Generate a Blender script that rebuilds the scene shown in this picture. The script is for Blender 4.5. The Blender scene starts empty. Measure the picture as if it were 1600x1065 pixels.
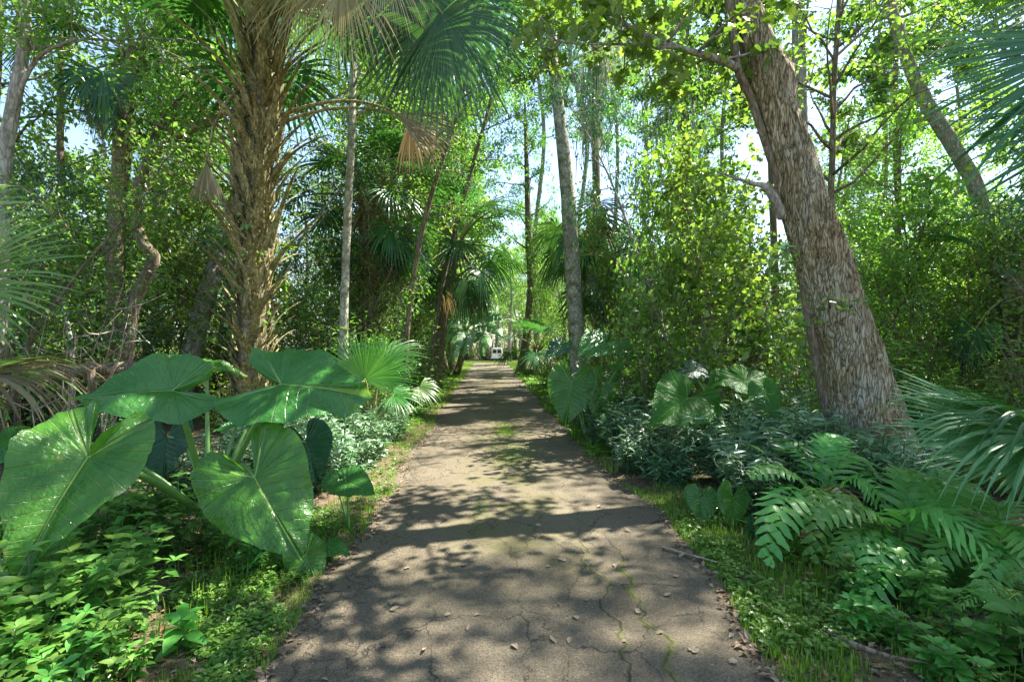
import bpy, math, random
import numpy as np
from mathutils import Vector, Matrix, noise

C = bpy.context.scene.collection
scene = bpy.context.scene
PI = math.pi
H = 1.8                       # eye height
F = 800.0                     # focal length in photograph pixels (1600 wide)

# ------------------------------------------------------------------ camera
cd = bpy.data.cameras.new('camera')
cam = bpy.data.objects.new('camera', cd)
C.objects.link(cam)
cam.location = (0, 0, H)
cam.rotation_euler = (PI / 2, 0, 0)
cd.sensor_width = 36.0
cd.lens = 18.0
cd.shift_y = 2.5 / 1600.0
cd.clip_start = 0.05
cd.clip_end = 2000
scene.camera = cam

# ------------------------------------------------------------------ sky, sun, exposure
SUN_EL, SUN_AZ = math.radians(57), math.radians(62)
w = bpy.data.worlds.new('World')
scene.world = w
w.use_nodes = True
nt = w.node_tree
nt.nodes.clear()
sky = nt.nodes.new('ShaderNodeTexSky')
sky.sky_type = 'NISHITA'
sky.sun_disc = False
sky.sun_elevation = SUN_EL
sky.sun_rotation = SUN_AZ
sky.air_density = 1.0
sky.dust_density = 0.7
sky.ozone_density = 0.6
bg = nt.nodes.new('ShaderNodeBackground')
bg.inputs['Strength'].default_value = 0.075
wo = nt.nodes.new('ShaderNodeOutputWorld')
nt.links.new(sky.outputs[0], bg.inputs[0])
nt.links.new(bg.outputs[0], wo.inputs[0])
sl = bpy.data.lights.new('sun', 'SUN')
sl.energy = 4.2
sl.angle = math.radians(0.53)
sl.color = (1.0, 0.95, 0.86)
sun = bpy.data.objects.new('sun', sl)
C.objects.link(sun)
sdir = Vector((math.cos(SUN_EL) * math.sin(SUN_AZ), math.cos(SUN_EL) * math.cos(SUN_AZ), math.sin(SUN_EL)))
sun.rotation_euler = sdir.to_track_quat('Z', 'Y').to_euler()
sun.location = (10, 10, 40)
vs = scene.view_settings
vs.view_transform = 'Standard'
vs.look = 'None'
vs.exposure = 2.5
vs.gamma = 1.0
cy = scene.cycles
cy.max_bounces = 10
cy.diffuse_bounces = 7
cy.glossy_bounces = 2
cy.transmission_bounces = 8
cy.sample_clamp_indirect = 8.0
cy.use_denoising = True

# ------------------------------------------------------------------ helpers
def P(px, py, Y):
    """photograph pixel + distance -> point in the world (metres)"""
    return Vector(((px - 800) / F * Y, Y, H + (535 - py) / F * Y))

def gz(y):
    t = min(1.0, max(0.0, (y - 40.0) / 46.0))
    return -1.24 * t * t * (3 - 2 * t)

def road_c(y):
    return 0.18 - 0.0463 * y

def road_l(y):
    return road_c(y) - 1.42 + 0.05 * math.sin(y * 1.3) + 0.03 * math.sin(y * 4.1 + 1)

def road_r(y):
    bump = 0.2 * math.exp(-((y - 5.0) / 2.0) ** 2)
    return road_c(y) + 1.42 + bump + 0.05 * math.sin(y * 1.1 + 2) + 0.03 * math.sin(y * 3.7)

def nrm(a):
    return a / np.maximum(np.linalg.norm(a, axis=-1, keepdims=True), 1e-9)

class MB:
    """collects polygons and links them as ONE mesh object"""
    def __init__(self):
        self.v, self.f, self.m, self.uv = [], [], [], []
        self.n = 0
    def add(self, V, Fc, mat=0, uv=None):
        V = np.asarray(V, float).reshape(-1, 3)
        if not isinstance(Fc, list):
            Fc = [Fc]
        for fa in Fc:
            fa = np.asarray(fa, int)
            if fa.size:
                self.f.append(fa + self.n)
                self.m.append(np.full(len(fa), mat))
        self.v.append(V)
        self.uv.append(np.zeros((len(V), 2)) if uv is None else np.asarray(uv, float))
        self.n += len(V)
    def mesh(self, name, mats, off=(0, 0, 0), smooth=True):
        V = np.concatenate(self.v) - np.asarray(off, float)
        UV = np.concatenate(self.uv)
        me = bpy.data.meshes.new(name)
        tot = np.concatenate([np.full(len(f), f.shape[1]) for f in self.f])
        loops = np.concatenate([f.ravel() for f in self.f])
        start = np.concatenate([[0], np.cumsum(tot)[:-1]])
        me.vertices.add(len(V)); me.vertices.foreach_set('co', V.ravel())
        me.loops.add(len(loops)); me.loops.foreach_set('vertex_index', loops)
        me.polygons.add(len(tot))
        me.polygons.foreach_set('loop_start', start)
        me.polygons.foreach_set('material_index', np.concatenate(self.m))
        ul = me.uv_layers.new(name='UVMap')
        ul.data.foreach_set('uv', UV[loops].ravel())
        me.update(calc_edges=True)
        me.polygons.foreach_set('use_smooth', np.full(len(tot), smooth))
        me.validate()
        for m in mats if isinstance(mats, (list, tuple)) else [mats]:
            me.materials.append(m)
        return me
    def build(self, name, mats, parent=None, off=None, smooth=True):
        if off is None:
            off = (0, 0, 0)
            p = parent
            while p is not None:
                off = tuple(Vector(off) + p.location); p = p.parent
        o = bpy.data.objects.new(name, self.mesh(name, mats, off, smooth))
        C.objects.link(o)
        if parent is not None:
            o.parent = parent
        return o

def tag(o, label=None, cat=None, group=None, kind=None):
    if label: o['label'] = label
    if cat: o['category'] = cat
    if group: o['group'] = group
    if kind: o['kind'] = kind
    return o

def thing(name, label, cat, loc=(0, 0, 0), group=None):
    o = bpy.data.objects.new(name, None)
    o.empty_display_size = 0.2
    C.objects.link(o)
    o.location = loc
    return tag(o, label, cat, group)

def child(src, parent, loc=None, rot=None, sc=None):
    c = src.copy(); C.objects.link(c); c.parent = parent
    if loc is not None: c.location = loc
    if rot is not None: c.rotation_euler = rot
    if sc is not None: c.scale = (sc,) * 3 if isinstance(sc, (int, float)) else sc
    return c

def dup(root, loc, rz=0, sc=1.0, label=None, group=None, tilt=(0, 0)):
    r = root.copy(); C.objects.link(r)
    r.location = loc; r.rotation_euler = (tilt[0], tilt[1], rz); r.scale = (sc, sc, sc)
    if label: r['label'] = label
    if group: r['group'] = group
    for ch in root.children:
        c = ch.copy(); C.objects.link(c); c.parent = r
        for g in ch.children:
            d = g.copy(); C.objects.link(d); d.parent = c
    return r

class Placer:
    """first call moves the prototype itself, the others copy it"""
    def __init__(self, root): self.root, self.used = root, False
    def __call__(self, loc, rz=0, sc=1.0, label=None, group=None, tilt=(0, 0)):
        if self.used:
            return dup(self.root, loc, rz, sc, label, group, tilt)
        self.used = True
        r = self.root
        r.location = loc; r.rotation_euler = (tilt[0], tilt[1], rz); r.scale = (sc, sc, sc)
        if label: r['label'] = label
        if group: r['group'] = group
        return r

def tube(mb, pts, rad, sides=6, mat=0, rough=0.0, rng=None, cap=True):
    pts = np.asarray([tuple(p) for p in pts], float)
    n = len(pts)
    rad = np.broadcast_to(np.asarray(rad, float), (n,))
    T = nrm(np.gradient(pts, axis=0))
    ref = np.array([1.0, 0, 0]) if abs(T[0][0]) < 0.8 else np.array([0, 1.0, 0])
    U = np.zeros_like(T)
    u = ref
    for i in range(n):
        u = u - T[i] * np.dot(u, T[i]); u = u / np.linalg.norm(u); U[i] = u
    W = np.cross(T, U)
    a = np.linspace(0, 2 * PI, sides, endpoint=False)
    R = np.repeat(rad[:, None], sides, 1)
    if rough and rng is not None:
        R = R * (1 + rng.normal(0, rough, R.shape))
    V = pts[:, None, :] + R[..., None] * (np.cos(a)[None, :, None] * U[:, None, :] + np.sin(a)[None, :, None] * W[:, None, :])
    i = np.arange(n - 1)[:, None]; j = np.arange(sides)[None, :]
    j2 = (j + 1) % sides
    Q = np.stack([i * sides + j, i * sides + j2, (i + 1) * sides + j2, (i + 1) * sides + j], -1).reshape(-1, 4)
    uv = np.stack([np.tile(a / (2 * PI), n), np.repeat(np.linspace(0, 1, n), sides)], 1)
    fs = [Q]
    if cap:
        fs.append(np.arange(sides)[None, ::-1]); fs.append(((n - 1) * sides + np.arange(sides))[None, :])
    mb.add(V.reshape(-1, 3), fs, mat, uv)

def bez(a, b, c, n=8):
    a, b, c = Vector(a), Vector(b), Vector(c)
    return [a * (1 - t) ** 2 + b * 2 * t * (1 - t) + c * t * t for t in np.linspace(0, 1, n)]

def spline(pts, n):
    """Catmull-Rom through rows of numbers"""
    p = np.asarray(pts, float)
    p = np.vstack([2 * p[0] - p[1], p, 2 * p[-1] - p[-2]])
    out = []
    m = len(p) - 3
    for s in np.linspace(0, m - 1e-6, n):
        i = int(s); t = s - i
        a, b, c, d = p[i:i + 4]
        out.append(0.5 * (2 * b + (c - a) * t + (2 * a - 5 * b + 4 * c - d) * t * t + (3 * b - a - 3 * c + d) * t ** 3))
    return np.array(out)

def scatter(mb, base, pos, axis, normal, scale, mat=0):
    BV, BF = base[0], base[1]
    pos = np.asarray(pos, float); N = len(pos)
    if N == 0: return
    x = nrm(np.asarray(axis, float))
    z = np.asarray(normal, float)
    y = nrm(np.cross(z, x)); z = np.cross(x, y)
    s = np.asarray(scale, float)
    if s.ndim == 1: s = np.repeat(s[:, None], 3, 1)
    L = BV[None] * s[:, None, :]
    V = pos[:, None, :] + L[..., 0:1] * x[:, None] + L[..., 1:2] * y[:, None] + L[..., 2:3] * z[:, None]
    off = np.arange(N)[:, None, None] * len(BV)
    fs = [(bf[None] + off).reshape(-1, bf.shape[1]) for bf in BF]
    uv = np.tile(np.stack([BV[:, 0], BV[:, 1]], 1), (N, 1))
    mb.add(V.reshape(-1, 3), fs, mat, uv)

def leaf2(wd, fold=0.1, mid=0.42):
    V = np.array([(0, 0, 0), (mid, wd / 2, fold * wd * 2), (1, 0, -0.06), (mid, -wd / 2, fold * wd * 2)])
    return V, [np.array([[0, 3, 2, 1]])]

def leafN(wd, rows=5, fold=0.25, droop=0.3, peak=0.4, stalk=0.06):
    V = []
    for t in np.linspace(0, 1, rows):
        h = (wd / 2) * max(0.03, math.sin(PI * t ** (math.log(0.5) / math.log(peak))) ** 0.85)
        x = stalk + t * (1 - stalk) - 0.12 * droop * t * t
        z = -droop * t * t
        V += [(x, h, z + fold * h), (x, 0, z), (x, -h, z + fold * h)]
    Q = []
    for i in range(rows - 1):
        for j in range(2):
            a = i * 3 + j
            Q.append((a, a + 3, a + 4, a + 1))
    return np.array(V), [np.array(Q)]

def lobed():
    """a maple-like leaf outline as two halves folded on the midrib"""
    half = [(0.0, 0.02), (0.05, 0.25), (0.22, 0.42), (0.40, 0.22), (0.55, 0.40), (0.72, 0.30), (0.80, 0.12)]
    V = [(0, 0, 0), (1, 0, -0.05)]
    up = [(x, y, 0.15 * y) for x, y in half]
    dn = [(x, -y, 0.15 * y) for x, y in half]
    V += up + dn
    n = len(half)
    f1 = [[0, 1] + list(range(2 + n - 1, 1, -1))]
    f2 = [[1, 0] + list(range(2 + n, 2 + 2 * n))]
    return np.array(V), [np.array(f1), np.array(f2)]

LEAF_A = leaf2(0.55)
LEAF_B = leaf2(0.38)
LEAF_ROUND = leaf2(0.8, 0.06)
LEAF_LANCE = leafN(0.2, 5, 0.3, 0.35, 0.4)
LEAF_OVATE = leafN(0.5, 5, 0.25, 0.25, 0.38)
LEAF_LOBED = lobed()

# ------------------------------------------------------------------ materials
def newmat(name):
    m = bpy.data.materials.new(name); m.use_nodes = True
    m.node_tree.nodes.clear()
    return m, m.node_tree

def N(t, kind, **kw):
    n = t.nodes.new(kind)
    for k, v in kw.items(): setattr(n, k, v)
    return n

def setramp(r, stops):
    cr = r.color_ramp
    while len(cr.elements) > 1: cr.elements.remove(cr.elements[-1])
    cr.elements[0].position = stops[0][0]; cr.elements[0].color = (*stops[0][1], 1)
    for p, c in stops[1:]:
        e = cr.elements.new(p); e.color = (*c, 1)

def math_(t, op, a, b=None, clamp=False):
    n = N(t, 'ShaderNodeMath', operation=op, use_clamp=clamp)
    for i, x in enumerate((a, b)):
        if x is None: continue
        if isinstance(x, (int, float)): n.inputs[i].default_value = x
        else: t.links.new(x, n.inputs[i])
    return n.outputs[0]

def mixc(t, fac, a, b, mode='MIX'):
    n = N(t, 'ShaderNodeMix', data_type='RGBA', blend_type=mode)
    if isinstance(fac, (int, float)): n.inputs[0].default_value = fac
    else: t.links.new(fac, n.inputs[0])
    for i, x in ((6, a), (7, b)):
        if isinstance(x, tuple): n.inputs[i].default_value = (*x, 1)
        else: t.links.new(x, n.inputs[i])
    return n.outputs[2]

def leaf_shader(t, col, tcol, tw, rough, spec, bump=None):
    d = N(t, 'ShaderNodeBsdfDiffuse'); tr = N(t, 'ShaderNodeBsdfTranslucent'); gl = N(t, 'ShaderNodeBsdfGlossy')
    gl.inputs['Roughness'].default_value = rough
    t.links.new(col, d.inputs['Color']); t.links.new(tcol, tr.inputs['Color'])
    m1 = N(t, 'ShaderNodeMixShader'); m1.inputs[0].default_value = tw
    t.links.new(d.outputs[0], m1.inputs[1]); t.links.new(tr.outputs[0], m1.inputs[2])
    fr = N(t, 'ShaderNodeLayerWeight')            # symmetric for both sides of a thin blade
    k = math_(t, 'MULTIPLY', math_(t, 'ADD', math_(t, 'MULTIPLY', math_(t, 'POWER', fr.outputs['Facing'], 4.0), 0.35), 0.04), spec)
    m2 = N(t, 'ShaderNodeMixShader')
    t.links.new(k, m2.inputs[0]); t.links.new(m1.outputs[0], m2.inputs[1]); t.links.new(gl.outputs[0], m2.inputs[2])
    if bump is not None:
        for s in (d, gl): t.links.new(bump, s.inputs['Normal'])
        t.links.new(bump, fr.inputs['Normal'])
    out = N(t, 'ShaderNodeOutputMaterial')
    t.links.new(m2.outputs[0], out.inputs[0])

def leaf_mat(name, stops, tw=0.45, tgain=(1.5, 1.6, 0.8), rough=0.34, spec=0.9, objvar=0.22):
    m, t = newmat(name)
    g = N(t, 'ShaderNodeNewGeometry')
    oi = N(t, 'ShaderNodeObjectInfo')
    r = N(t, 'ShaderNodeValToRGB')
    setramp(r, [(i / (len(stops) - 1), s) for i, s in enumerate(stops)])
    t.links.new(g.outputs['Random Per Island'], r.inputs[0])
    hv = N(t, 'ShaderNodeHueSaturation')
    hue = math_(t, 'ADD', math_(t, 'MULTIPLY', oi.outputs['Random'], 0.03 * objvar / 0.25), 0.5 - 0.01 * objvar / 0.25)
    val = math_(t, 'ADD', math_(t, 'MULTIPLY', oi.outputs['Random'], 2 * objvar), 1 - objvar)
    t.links.new(hue, hv.inputs['Hue']); t.links.new(val, hv.inputs['Value']); t.links.new(r.outputs[0], hv.inputs['Color'])
    tc = mixc(t, 1.0, hv.outputs[0], tgain, 'MULTIPLY')
    leaf_shader(t, hv.outputs[0], tc, tw, rough, spec)
    return m

M = {}
M['leaf_light'] = leaf_mat('light_leaf', [(0.10, 0.2, 0.028), (0.16, 0.27, 0.045), (0.24, 0.34, 0.075)], 0.54)
M['leaf_mid'] = leaf_mat('mid_leaf', [(0.075, 0.165, 0.024), (0.12, 0.225, 0.038), (0.18, 0.29, 0.06)], 0.54)
M['leaf_dark'] = leaf_mat('dark_leaf', [(0.032, 0.09, 0.02), (0.058, 0.14, 0.028), (0.09, 0.18, 0.04)], 0.45)
M['leaf_cool'] = leaf_mat('cool_leaf', [(0.025, 0.085, 0.04), (0.045, 0.13, 0.06), (0.07, 0.17, 0.075)], 0.35)
M['silver'] = leaf_mat('silver_leaf', [(0.065, 0.16, 0.06), (0.105, 0.21, 0.09), (0.18, 0.28, 0.15)], 0.3, (1.5, 1.7, 0.9), 0.4, 1.7)
M['weed'] = leaf_mat('weed_leaf', [(0.085, 0.2, 0.028), (0.135, 0.27, 0.045), (0.2, 0.34, 0.07)], 0.45, spec=0.7)
M['weed_dark'] = leaf_mat('dark_weed_leaf', [(0.065, 0.21, 0.035), (0.11, 0.29, 0.05), (0.15, 0.34, 0.065)], 0.42, spec=0.7)
M['grass'] = leaf_mat('grass_blade', [(0.085, 0.19, 0.022), (0.15, 0.28, 0.035), (0.24, 0.33, 0.06)], 0.45, objvar=0.02)
M['fern'] = leaf_mat('fern_leaf', [(0.10, 0.27, 0.05), (0.14, 0.34, 0.075), (0.2, 0.4, 0.10)], 0.45, spec=0.6)
M['palm'] = leaf_mat('palm_leaf', [(0.02, 0.082, 0.022), (0.036, 0.115, 0.032), (0.055, 0.145, 0.04)], 0.34, (2.0, 1.9, 0.8), 0.3, 1.0)
M['palm_sun_tint'] = leaf_mat('sun_tinted_palm_leaf', [(0.09, 0.2, 0.04), (0.14, 0.25, 0.06), (0.2, 0.3, 0.09)], 0.45, (1.9, 1.7, 0.8), 0.3, 1.1)  # lightened leaf colour stands in for sunlight on the left edge fan
M['palm_vivid'] = leaf_mat('vivid_palm_leaf', [(0.025, 0.11, 0.015), (0.045, 0.16, 0.025), (0.07, 0.2, 0.04)], 0.4, (1.6, 1.7, 0.7), 0.3, 1.4)
M['palm_dead'] = leaf_mat('dead_palm_leaf', [(0.13, 0.105, 0.05), (0.21, 0.175, 0.09), (0.32, 0.28, 0.165)], 0.25, (1.2, 1.0, 0.7), 0.5, 0.4)
M['banana'] = leaf_mat('banana_leaf', [(0.09, 0.25, 0.07), (0.15, 0.32, 0.11), (0.24, 0.4, 0.19)], 0.35, (1.5, 1.5, 0.8), 0.3, 2.0)
M['litter'] = leaf_mat('dry_leaf', [(0.09, 0.055, 0.03), (0.19, 0.13, 0.075), (0.33, 0.26, 0.18), (0.24, 0.12, 0.05)], 0.15, (1, 0.9, 0.7), 0.6, 0.4, 0.05)
M['moss'] = leaf_mat('hanging_moss', [(0.24, 0.26, 0.18), (0.34, 0.36, 0.26), (0.42, 0.44, 0.34)], 0.3, (1.1, 1.1, 0.8), 0.7, 0.2, 0.05)

def bark_mat(name, stops, scale=14, stretch=0.22, bump=0.5, lichen=None, red=None, moss=0.0, wob=0.2):
    m, t = newmat(name)
    tc = N(t, 'ShaderNodeTexCoord'); mp = N(t, 'ShaderNodeMapping')
    mp.inputs['Scale'].default_value = (1, 1, stretch)
    t.links.new(tc.outputs['Object'], mp.inputs[0])
    n0 = N(t, 'ShaderNodeTexNoise'); n0.inputs['Scale'].default_value = scale * 0.35; n0.inputs['Detail'].default_value = 4
    t.links.new(mp.outputs[0], n0.inputs['Vector'])
    add = N(t, 'ShaderNodeVectorMath', operation='MULTIPLY_ADD')
    add.inputs[1].default_value = (wob, wob, wob)
    t.links.new(n0.outputs['Color'], add.inputs[0]); t.links.new(mp.outputs[0], add.inputs[2])
    v = N(t, 'ShaderNodeTexVoronoi', feature='DISTANCE_TO_EDGE'); v.inputs['Scale'].default_value = scale
    t.links.new(add.outputs[0], v.inputs['Vector'])
    ridge = N(t, 'ShaderNodeMapRange'); ridge.inputs[2].default_value = 0.22
    t.links.new(v.outputs['Distance'], ridge.inputs[0])
    n1 = N(t, 'ShaderNodeTexNoise'); n1.inputs['Scale'].default_value = scale * 1.7; n1.inputs['Detail'].default_value = 8; n1.inputs['Roughness'].default_value = 0.7
    t.links.new(mp.outputs[0], n1.inputs['Vector'])
    f = math_(t, 'ADD', math_(t, 'MULTIPLY', ridge.outputs[0], 0.32), math_(t, 'MULTIPLY', n1.outputs[0], 0.8))
    vc = N(t, 'ShaderNodeTexVoronoi'); vc.inputs['Scale'].default_value = scale
    t.links.new(add.outputs[0], vc.inputs['Vector'])
    sc_ = N(t, 'ShaderNodeSeparateColor'); t.links.new(vc.outputs['Color'], sc_.inputs[0])
    f2 = math_(t, 'ADD', f, math_(t, 'MULTIPLY', math_(t, 'SUBTRACT', sc_.outputs[0], 0.5), 0.3))
    r = N(t, 'ShaderNodeValToRGB'); setramp(r, stops)
    t.links.new(f2, r.inputs[0])
    col = r.outputs[0]
    nb = N(t, 'ShaderNodeTexNoise'); nb.inputs['Scale'].default_value = 1.6; nb.inputs['Detail'].default_value = 6; nb.inputs['Roughness'].default_value = 0.65
    t.links.new(tc.outputs['Object'], nb.inputs['Vector'])
    if lichen:
        k = N(t, 'ShaderNodeMapRange'); k.inputs[1].default_value = 0.47; k.inputs[2].default_value = 0.6; k.inputs[4].default_value = 0.75
        t.links.new(nb.outputs[0], k.inputs[0])
        sz = N(t, 'ShaderNodeSeparateXYZ'); t.links.new(tc.outputs['Object'], sz.inputs[0])
        lo = N(t, 'ShaderNodeMapRange'); lo.inputs[1].default_value = 5.0; lo.inputs[2].default_value = 1.2; lo.inputs[3].default_value = 0.25
        t.links.new(sz.outputs[2], lo.inputs[0])
        kk = math_(t, 'MULTIPLY', math_(t, 'MULTIPLY', k.outputs[0], ridge.outputs[0]), lo.outputs[0])
        col = mixc(t, kk, col, lichen)
    if red:
        k = N(t, 'ShaderNodeMapRange'); k.inputs[1].default_value = 0.43; k.inputs[2].default_value = 0.33; k.inputs[4].default_value = 0.6
        t.links.new(nb.outputs[0], k.inputs[0])
        col = mixc(t, k.outputs[0], col, red)
    if moss:
        nm = N(t, 'ShaderNodeTexNoise'); nm.inputs['Scale'].default_value = 5; nm.inputs['Detail'].default_value = 6
        t.links.new(tc.outputs['Object'], nm.inputs['Vector'])
        k = N(t, 'ShaderNodeMapRange'); k.inputs[1].default_value = 0.5; k.inputs[2].default_value = 0.66; k.inputs[4].default_value = moss
        t.links.new(nm.outputs[0], k.inputs[0])
        col = mixc(t, k.outputs[0], col, (0.09, 0.11, 0.03))
    b = N(t, 'ShaderNodeBump'); b.inputs['Strength'].default_value = bump; b.inputs['Distance'].default_value = 0.05
    t.links.new(f, b.inputs['Height'])
    p = N(t, 'ShaderNodeBsdfPrincipled'); p.inputs['Roughness'].default_value = 0.9
    p.inputs['Specular IOR Level'].default_value = 0.2
    t.links.new(col, p.inputs['Base Color']); t.links.new(b.outputs[0], p.inputs['Normal'])
    o = N(t, 'ShaderNodeOutputMaterial'); t.links.new(p.outputs[0], o.inputs[0])
    return m

M['bark_hero'] = bark_mat('ridged_pale_bark', [(0.28, (0.035, 0.027, 0.015)), (0.45, (0.19, 0.14, 0.075)), (0.66, (0.38, 0.3, 0.175)), (0.95, (0.6, 0.53, 0.37))], 26, 0.2, 1.0, (0.50, 0.52, 0.44), (0.25, 0.13, 0.065), 0.3)
M['bark_grey'] = bark_mat('grey_bark', [(0.15, (0.09, 0.075, 0.06)), (0.5, (0.26, 0.235, 0.20)), (0.85, (0.42, 0.40, 0.35))], 16, 0.3, 0.6, (0.42, 0.44, 0.38), None, 0.3)
M['bark_brown'] = bark_mat('brown_bark', [(0.15, (0.05, 0.035, 0.025)), (0.5, (0.15, 0.115, 0.08)), (0.85, (0.27, 0.22, 0.16))], 18, 0.3, 0.6, None, None, 0.5)
M['bark_pale'] = bark_mat('pale_mottled_bark', [(0.15, (0.14, 0.12, 0.09)), (0.5, (0.27, 0.25, 0.19)), (0.85, (0.45, 0.43, 0.36))], 9, 0.7, 0.4, (0.42, 0.45, 0.38), None, 0.75)
M['boot'] = bark_mat('palm_boot', [(0.2, (0.05, 0.043, 0.017)), (0.5, (0.185, 0.158, 0.065)), (0.85, (0.37, 0.33, 0.165))], 22, 0.25, 0.5, None, None, 0.5)
M['boot_green'] = bark_mat('green_palm_stalk', [(0.15, (0.07, 0.08, 0.03)), (0.5, (0.19, 0.2, 0.075)), (0.85, (0.32, 0.32, 0.15))], 22, 0.2, 0.3, None, None, 0.5)
M['palm_bark'] = bark_mat('palm_trunk_bark', [(0.15, (0.05, 0.04, 0.025)), (0.5, (0.16, 0.13, 0.075)), (0.85, (0.29, 0.25, 0.16))], 12, 1.2, 0.6, None, None, 0.4)
M['dead_twig'] = bark_mat('dead_twig', [(0.15, (0.14, 0.11, 0.08)), (0.5, (0.27, 0.22, 0.16)), (0.85, (0.42, 0.36, 0.28))], 30, 0.3, 0.2)

def plain(name, col, rough=0.5, metal=0.0, nscale=20, var=0.12, spec=0.5, coat=0.0):
    m, t = newmat(name)
    tc = N(t, 'ShaderNodeTexCoord'); n = N(t, 'ShaderNodeTexNoise'); n.inputs['Scale'].default_value = nscale; n.inputs['Detail'].default_value = 5
    t.links.new(tc.outputs['Object'], n.inputs['Vector'])
    r = N(t, 'ShaderNodeValToRGB'); setramp(r, [(0.3, tuple(c * (1 - var) for c in col)), (0.7, tuple(min(1, c * (1 + var)) for c in col))])
    t.links.new(n.outputs[0], r.inputs[0])
    p = N(t, 'ShaderNodeBsdfPrincipled'); p.inputs['Roughness'].default_value = rough; p.inputs['Metallic'].default_value = metal
    p.inputs['Specular IOR Level'].default_value = spec; p.inputs['Coat Weight'].default_value = coat
    t.links.new(r.outputs[0], p.inputs['Base Color'])
    o = N(t, 'ShaderNodeOutputMaterial'); t.links.new(p.outputs[0], o.inputs[0])
    return m

M['stem_green'] = plain('green_stalk', (0.11, 0.24, 0.05), 0.35)
M['stem_dark'] = plain('dark_green_stalk', (0.06, 0.12, 0.04), 0.45)

def ear_mat(name, ca, cb, vein, tw=0.3, gloss=0.9):
    """elephant ear blade: UV x counts side veins, UV y is the distance from the nearest main rib"""
    m, t = newmat(name)
    uvn = N(t, 'ShaderNodeUVMap'); sep = N(t, 'ShaderNodeSeparateXYZ'); t.links.new(uvn.outputs[0], sep.inputs[0])
    fr = math_(t, 'FRACT', math_(t, 'ADD', sep.outputs[0], 0.5))
    dd = math_(t, 'ABSOLUTE', math_(t, 'SUBTRACT', fr, 0.5))           # 0 on a vein
    k1 = N(t, 'ShaderNodeMapRange'); k1.inputs[1].default_value = 0.055; k1.inputs[2].default_value = 0.02; k1.inputs[4].default_value = 0.6
    t.links.new(dd, k1.inputs[0])
    k2 = N(t, 'ShaderNodeMapRange'); k2.inputs[1].default_value = 0.016; k2.inputs[2].default_value = 0.006
    t.links.new(sep.outputs[1], k2.inputs[0])
    vm = math_(t, 'MAXIMUM', k1.outputs[0], k2.outputs[0])
    tc = N(t, 'ShaderNodeTexCoord')
    n = N(t, 'ShaderNodeTexNoise'); n.inputs['Scale'].default_value = 5; n.inputs['Detail'].default_value = 7; n.inputs['Roughness'].default_value = 0.6
    t.links.new(tc.outputs['Object'], n.inputs['Vector'])
    rr = N(t, 'ShaderNodeMapRange'); rr.inputs[1].default_value = 0.3; rr.inputs[2].default_value = 0.7
    t.links.new(n.outputs[0], rr.inputs[0])
    col = mixc(t, rr.outputs[0], ca, cb)
    n3 = N(t, 'ShaderNodeTexNoise'); n3.inputs['Scale'].default_value = 60; n3.inputs['Detail'].default_value = 4
    t.links.new(tc.outputs['Object'], n3.inputs['Vector'])
    sp = N(t, 'ShaderNodeMapRange'); sp.inputs[1].default_value = 0.64; sp.inputs[2].default_value = 0.72; sp.inputs[4].default_value = 0.35
    t.links.new(n3.outputs[0], sp.inputs[0])
    col = mixc(t, sp.outputs[0], col, (0.16, 0.2, 0.06))
    vsp = N(t, 'ShaderNodeTexVoronoi'); vsp.inputs['Scale'].default_value = 7.5
    nw = N(t, 'ShaderNodeVectorMath', operation='MULTIPLY_ADD'); nw.inputs[1].default_value = (.12, .12, .12)
    t.links.new(n.outputs['Color'], nw.inputs[0]); t.links.new(tc.outputs['Object'], nw.inputs[2]); t.links.new(nw.outputs[0], vsp.inputs['Vector'])
    ks = N(t, 'ShaderNodeMapRange'); ks.inputs[1].default_value = 0.16; ks.inputs[2].default_value = 0.07; ks.inputs[4].default_value = 0.85
    t.links.new(vsp.outputs['Distance'], ks.inputs[0])
    vs_ = N(t, 'ShaderNodeSeparateColor'); t.links.new(vsp.outputs['Color'], vs_.inputs[0])
    pick = math_(t, 'GREATER_THAN', vs_.outputs[0], 0.8)
    col = mixc(t, vm, col, vein)
    col = mixc(t, math_(t, 'MULTIPLY', ks.outputs[0], pick), col, (0.2, 0.17, 0.03))
    tcn = mixc(t, 1.0, col, (1.7, 1.75, 0.7), 'MULTIPLY')
    h = math_(t, 'ADD', math_(t, 'MULTIPLY', vm, -0.5), math_(t, 'MULTIPLY', n.outputs[0], 0.6))
    n2 = N(t, 'ShaderNodeTexNoise'); n2.inputs['Scale'].default_value = 26; n2.inputs['Detail'].default_value = 3
    t.links.new(tc.outputs['Object'], n2.inputs['Vector'])
    h = math_(t, 'ADD', h, math_(t, 'MULTIPLY', n2.outputs[0], 0.35))
    b = N(t, 'ShaderNodeBump'); b.inputs['Strength'].default_value = 1.0; b.inputs['Distance'].default_value = 0.035
    t.links.new(h, b.inputs['Height'])
    leaf_shader(t, col, tcn, tw, 0.25, gloss, b.outputs[0])
    return m
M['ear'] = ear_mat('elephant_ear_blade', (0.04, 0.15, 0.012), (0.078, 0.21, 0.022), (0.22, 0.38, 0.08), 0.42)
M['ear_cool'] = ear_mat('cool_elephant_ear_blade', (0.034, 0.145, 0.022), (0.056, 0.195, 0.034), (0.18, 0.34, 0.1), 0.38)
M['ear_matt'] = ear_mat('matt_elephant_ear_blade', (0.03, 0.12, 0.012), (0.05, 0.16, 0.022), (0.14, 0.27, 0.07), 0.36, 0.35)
M['ear_dark'] = ear_mat('dark_elephant_ear_blade', (0.012, 0.06, 0.02), (0.022, 0.085, 0.03), (0.06, 0.15, 0.06), 0.2)

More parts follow.
